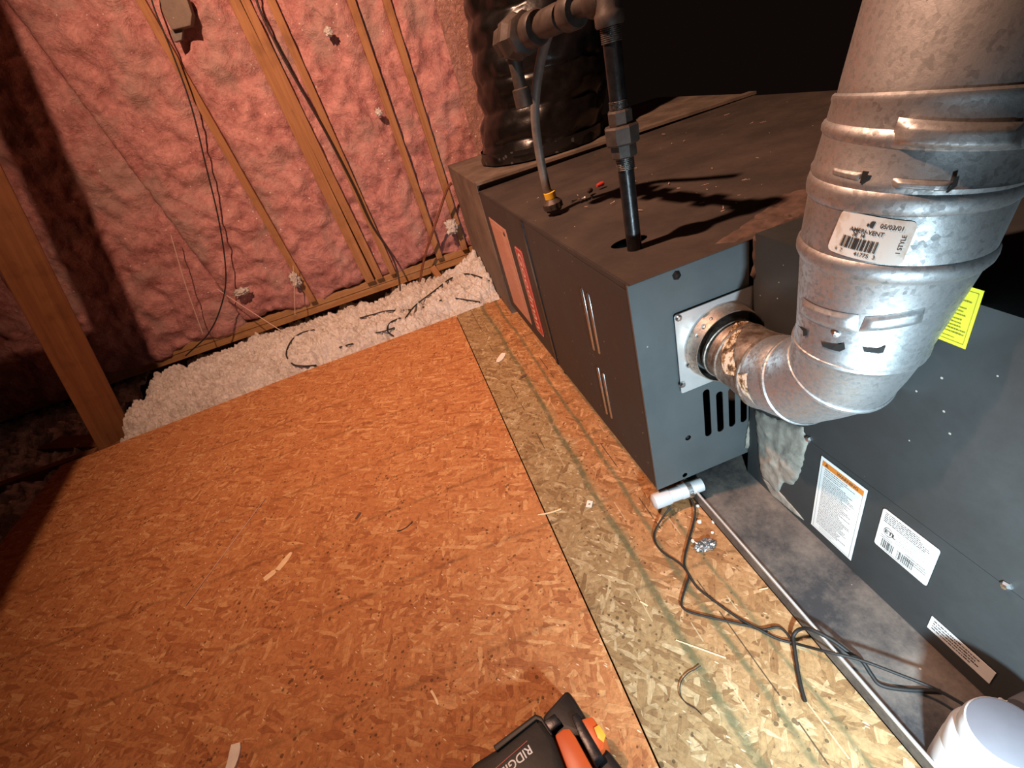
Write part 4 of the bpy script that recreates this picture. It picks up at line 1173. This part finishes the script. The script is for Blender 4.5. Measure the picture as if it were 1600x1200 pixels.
# ================================================================== power tool
tl = root('power_tool', (-.38, -.38, 0), 'black and orange cordless power tool lying at the bottom edge of the picture', 'power tool')
TZ = .075
def tp(l, z1, z0, name, m, bev=.004, parent=tl, label=None):
    mb = MB(); mb.prism([at(px, py, 'z', z1) for px, py in l], (0, 0, z0 - z1)); o = mb.build(name, m, None, bevel=bev, smooth=40)
    if parent is tl: par(o, tl)
    else: o.parent = parent; o.matrix_parent_inverse = Matrix.Translation(-Vector(tl.location))
    if label: o['label'] = label
    return o
body = tp([(700, 1235), (740, 1190), (775, 1168), (836, 1118), (846, 1118), (866, 1150), (892, 1215), (880, 1260), (700, 1270)], TZ, .004, 'motor_body', M_TOOLB, .010)
tp([(770, 1165), (836, 1115), (846, 1119), (863, 1146), (861, 1150), (846, 1128), (838, 1124), (775, 1174)], TZ + .004, .02, 'body_ridge', M_TOOLB, .002)
tp([(846, 1120), (882, 1080), (888, 1078), (898, 1092), (934, 1150), (926, 1165), (905, 1150), (868, 1150)], TZ - .010, .006, 'nose_block', M_TOOLB, .006)
tp([(866, 1148), (880, 1138), (890, 1137), (900, 1152), (926, 1200), (936, 1240), (900, 1240)], TZ + .006, .01, 'orange_housing', M_TOOLO, .004, label='orange housing band')
tp([(892, 1118), (902, 1112), (924, 1150), (942, 1180), (928, 1192), (905, 1150)], TZ - .002, .01, 'steel_ring', M_IRON, .003)
tp([(906, 1124), (925, 1118), (946, 1150), (943, 1170), (934, 1178), (920, 1156)], TZ - .006, .012, 'orange_collar', M_TOOLO, .004, label='orange collar')
tp([(928, 1137), (936, 1132), (946, 1148), (943, 1160), (934, 1153)], TZ - .004, TZ - .006, 'yellow_tag', M_YEL, .0004, label='pale yellow tag')
tp([(932, 1176), (948, 1168), (985, 1215), (985, 1250), (945, 1240)], TZ - .02, .004, 'rear_housing', M_TOOLB, .006)
tp([(848, 1128), (866, 1114), (876, 1128), (860, 1142)], TZ + .002, TZ - .01, 'steel_latch', M_IRON, .002)
o1 = at(826, 1163, 'z', TZ + .0006); o2 = at(786, 1198, 'z', TZ + .0006)
du = (o2 - o1).normalized(); dv = Vector((0, 0, 1)).cross(du)
q1 = at(832, 1178, 'z', TZ + .0006)
if dv.dot(q1 - o1) < 0: pass
v, f = text2d('RIDGID', .0165, bold=.0002)
LW = .054; xs = [p.x for p in v]; kx = LW / (max(xs) - min(xs))
# letters run down to the left with their tops facing the upper left edge
up = -Vector((0, 0, 1)).cross(du) if (Vector((0, 0, 1)).cross(du)).dot(at(820, 1150, 'z', TZ) - o1) < 0 else Vector((0, 0, 1)).cross(du)
base_o = at(827, 1163, 'z', TZ + .0006)
mb = MB(); mb.add([base_o + du * (p.x * kx) + (-up) * 0 + Vector((0, 0, 1)) * .0003 + (up if False else dv) * (p.y) for p in v], f)
o = mb.build('brand_lettering', M_PAPER, None); par(o, tl)
mb = MB(); a = at(824, 1158, 'z', TZ + .0006); b_ = a + du * .058
mb.add([a, b_, b_ + dv * -.0008, a + dv * -.0008], [(0, 1, 2, 3)]); par(mb.build('red_line', M_RED, None), tl)

# ================================================================== debris on the floor and on the furnace
def chip(name, px, py, ln, wd, ang, m, label, z=0.0, th=.0012, bend=.15, group=None, plane=None):
    c = at(px, py, 'z', z); n = 5; mb = MB(); top = []; bot = []
    u = Vector((cos(ang), sin(ang), 0)); v = Vector((-sin(ang), cos(ang), 0)); rn = random.Random(px * 7 + py)
    L_ = []; R_ = []
    for i in range(n + 1):
        t = i / n - .5; wv = wd * (.5 - .45 * abs(t) ** 1.5 * 2 * rn.random()) ; lift = th + bend * ln * (t * t)
        cc = c + u * ln * t + v * bend * ln * t * t
        L_.append(cc + v * wv + Vector((0, 0, lift))); R_.append(cc - v * wv + Vector((0, 0, lift * .8)))
    top = L_ + R_[::-1]
    vs = top + [Vector((p.x, p.y, p.z - th)) for p in top]; N = n + 1; m_n = 2 * N
    fs = []
    for i in range(n): fs.append((i, i + 1, m_n - 2 - i, m_n - 1 - i)); fs.append((m_n + i, 2 * m_n - 1 - i, 2 * m_n - 2 - i, m_n + i + 1))
    for i in range(m_n): j = (i + 1) % m_n; fs.append((i, i + m_n, j + m_n, j))
    mb.add(vs, fs); o = mb.build(name, m, None, (c.x, c.y, z)); return tagp(o, label, 'debris', group)
def chip2(name, a, b, wd, m, label, th=.0012, bend=.02):
    A = at(a[0], a[1], 'z', 0); B = at(b[0], b[1], 'z', 0); d = B - A
    return chip(name, (a[0] + b[0]) / 2, (a[1] + b[1]) / 2, d.length, wd, math.atan2(d.y, d.x), m, label, th=th, bend=bend)
chip('paint_chip', 783, 559, .060, .024, .9, M_WHITEB, 'white torn scrap on the floor strip near the far end', th=.002, bend=.05)
chip('wood_splinter', 560, 806, .022, .008, .9, M_CARDW, 'small dark bark flake on the orange floor', bend=.05)
chip('wood_splinter', 634, 825, .045, .0025, .3, M_BRCABLE, 'thin dark curved twig on the orange floor', bend=.35)
chip('wood_splinter', 680, 1090, .030, .004, 1.9, M_SPLINT, 'small splinter left of the power tool', bend=.1)
chip2('wood_splinter', (1055, 1000), (1133, 1028), .0020, M_SPLINT, 'long thin pale splinter on the floor strip', bend=.0)
chip2('wood_splinter', (841, 806), (877, 797), .004, M_SPLINT, 'curled pale splinter lying across the board seam', bend=.12)
chip2('wood_splinter', (434, 891), (456, 863), .018, M_SPLINT, 'broad pale wood chip in the middle of the orange floor')
chip2('wood_splinter', (413, 906), (431, 892), .018, M_SPLINT, 'short pale wood chip beside the broad one')
chip2('wood_splinter', (420, 772), (298, 936), .0030, M_STRING, 'very long pale wisp on the left part of the floor')
chip2('wood_splinter', (1186, 922), (1200, 919), .0018, M_SPLINT, 'tiny pale splinter beside the pan rim')
chip2('wood_splinter', (1000, 940), (1012, 947), .003, M_SPLINT, 'short pale splinter left of the crossing wires')
chip('bark_flake', 818, 588, .022, .014, .3, M_CARDW, 'dark flake on the strip below the white scrap', bend=.05)
chip('fibre_tuft', 367, 1186, .045, .020, 1.5, M_WHITEB, 'white fibre tuft at the bottom edge of the floor', th=.006, bend=.15)
def tuft(px, py, y, r, label, flat=.5):
    c = at(px, py, 'y', y); bm = bmesh.new(); bmesh.ops.create_icosphere(bm, subdivisions=4, radius=1)
    for vv in bm.verts:
        p = vv.co; k = 1 + .7 * noise.noise(p * 2.3 + Vector((px, py, 0))) + .45 * noise.noise(p * 6 + Vector((px, 0, py)))
        vv.co = Vector((p.x * r * k, p.y * r * .45 * k, p.z * r * flat * k))
    me = bpy.data.meshes.new('fibre_tuft'); bm.to_mesh(me); bm.free(); me.materials.append(M_FLUFF)
    o = link('fibre_tuft', me, None, None, c, smooth=180); tagp(o, label, 'insulation')
tuft(378, 456, 2.035, .034, 'white fibre clump caught where the strings start on the wall')
tuft(462, 438, 2.045, .022, 'white fibre clump at the top of the straight twine', 1.6)
tuft(592, 176, 2.045, .014, 'small white fibre clump beside the narrow stud', 1.2)
tuft(513, 50, 2.035, .016, 'small white fibre clump high on the batt right of the cable', 1.0)
tuft(706, 355, 2.03, .030, 'pale fibre clump in the narrow bay beside the plenum', 1.2)
# white washer-like square with a dot
c = at(921, 788, 'z', 0)
t = root('square_washer', c, 'small whitish square washer with a dark hole on the floor strip', 'washer')
v, f = flat2d([[(-.011, -.004), (.0, -.012), (.011, .004), (.0, .012)], circ(0, 0, .0028, 12)], 0, .0015)
mb = MB(); mb.add([p + c + Vector((0, 0, .0009)) for p in v], f); par(mb.build('washer_plate', M_WHITEB), t)
# foil crumple
mb = MB(); c = at(1102, 852, 'z', 0)
bm = bmesh.new(); bmesh.ops.create_icosphere(bm, subdivisions=4, radius=1)
for vv in bm.verts:
    p = vv.co; k = 1 + .55 * noise.noise(p * 3.1) + .3 * noise.noise(p * 8)
    vv.co = Vector((p.x * .020 * k, p.y * .012 * k, max(-.1, p.z) * .008 * k + .001))
me = bpy.data.meshes.new('foil_scrap'); bm.to_mesh(me); bm.free(); me.materials.append(M_ZINC)
o = link('foil_scrap', me, None, None, c); tagp(o, 'crumpled silvery foil scrap beside the pan rim', 'debris')
for i, (px, py, s) in enumerate(((1083, 845, .004), (1093, 815, .005), (1115, 815, .004), (1090, 790, .004), (1113, 832, .003))):
    bm = bmesh.new(); bmesh.ops.create_icosphere(bm, subdivisions=2, radius=s)
    for vv in bm.verts: vv.co *= 1 + .5 * noise.noise(vv.co * 400 + Vector((i * 9, 0, 0))); vv.co.z *= .6
    me = bpy.data.meshes.new('plaster_crumb'); bm.to_mesh(me); bm.free(); me.materials.append(M_WHITEB)
    c = at(px, py, 'z', s * .5 - .0015)
    o = link('plaster_crumb', me, None, None, c); tagp(o, 'pale plaster crumb on the floor strip near the foil scrap', 'debris', 'plaster crumbs by the pan rim')
# screws and wire nut on the furnace top
HZ = .5415
sl = [(893, 316, 'zinc screw lying nearest the conduit connector'), (907, 312, 'second zinc screw in the row on the furnace top'), (915, 309, 'third zinc screw in the row on the furnace top'), (925, 308, 'zinc screw in the row nearest the gas pipe')]
for i, (px, py, lab) in enumerate(sl):
    c = at(px, py, 'z', HZ + .003); an = .4 + i * 1.1; u = Vector((cos(an), sin(an), 0))
    mb = MB(); mb.tube([c, c + u * .004], .0042, 6); mb.tube([c + u * .004, c + u * .012, c + u * .020], [.002, .002, .0006], 8)
    o = mb.build('loose_screw', M_ZINC, None, c, smooth=30); tagp(o, lab, 'screw')
c = at(938, 288, 'z', HZ + .006)
mb = MB(); mb.lathe([(.0035, -.012), (.005, -.008), (.0065, .008), (.0055, .010)], axisM(c, (1, .25, 0)), 12); o = mb.build('wire_nut', M_RED, None, c, smooth=40); tagp(o, 'red wire connector lying on the furnace top', 'wire nut')
mb = MB(); c = at(922, 298, 'z', HZ + .006); mb.lathe([(.003, -.012), (.005, -.008), (.006, .006), (.005, .008)], axisM(c, (1, .9, 0)), 12); o = mb.build('wire_nut', M_BRCABLE, None, c, smooth=40); tagp(o, 'dark red-brown wire connector beside the red one', 'wire nut')
rn = random.Random(5)
for i in range(44):
    px, py = rn.uniform(840, 1260), rn.uniform(170, 330)
    p = at(px, py, 'z', HZ + .0008)
    if not (.03 < p.x < 1.1 and .02 < p.y < 1.05): continue
    if (Vector((p.x, p.y)) - Vector((.08, .143))).length < .05: continue
    o = chip('fibre_bit', px, py, rn.uniform(.006, .022), .0016, rn.uniform(0, 3.1), M_STRING, 'tiny pale fibre bit scattered on the furnace top', z=HZ + .0008, th=.0008, bend=.12, group='fibre bits on the furnace top')
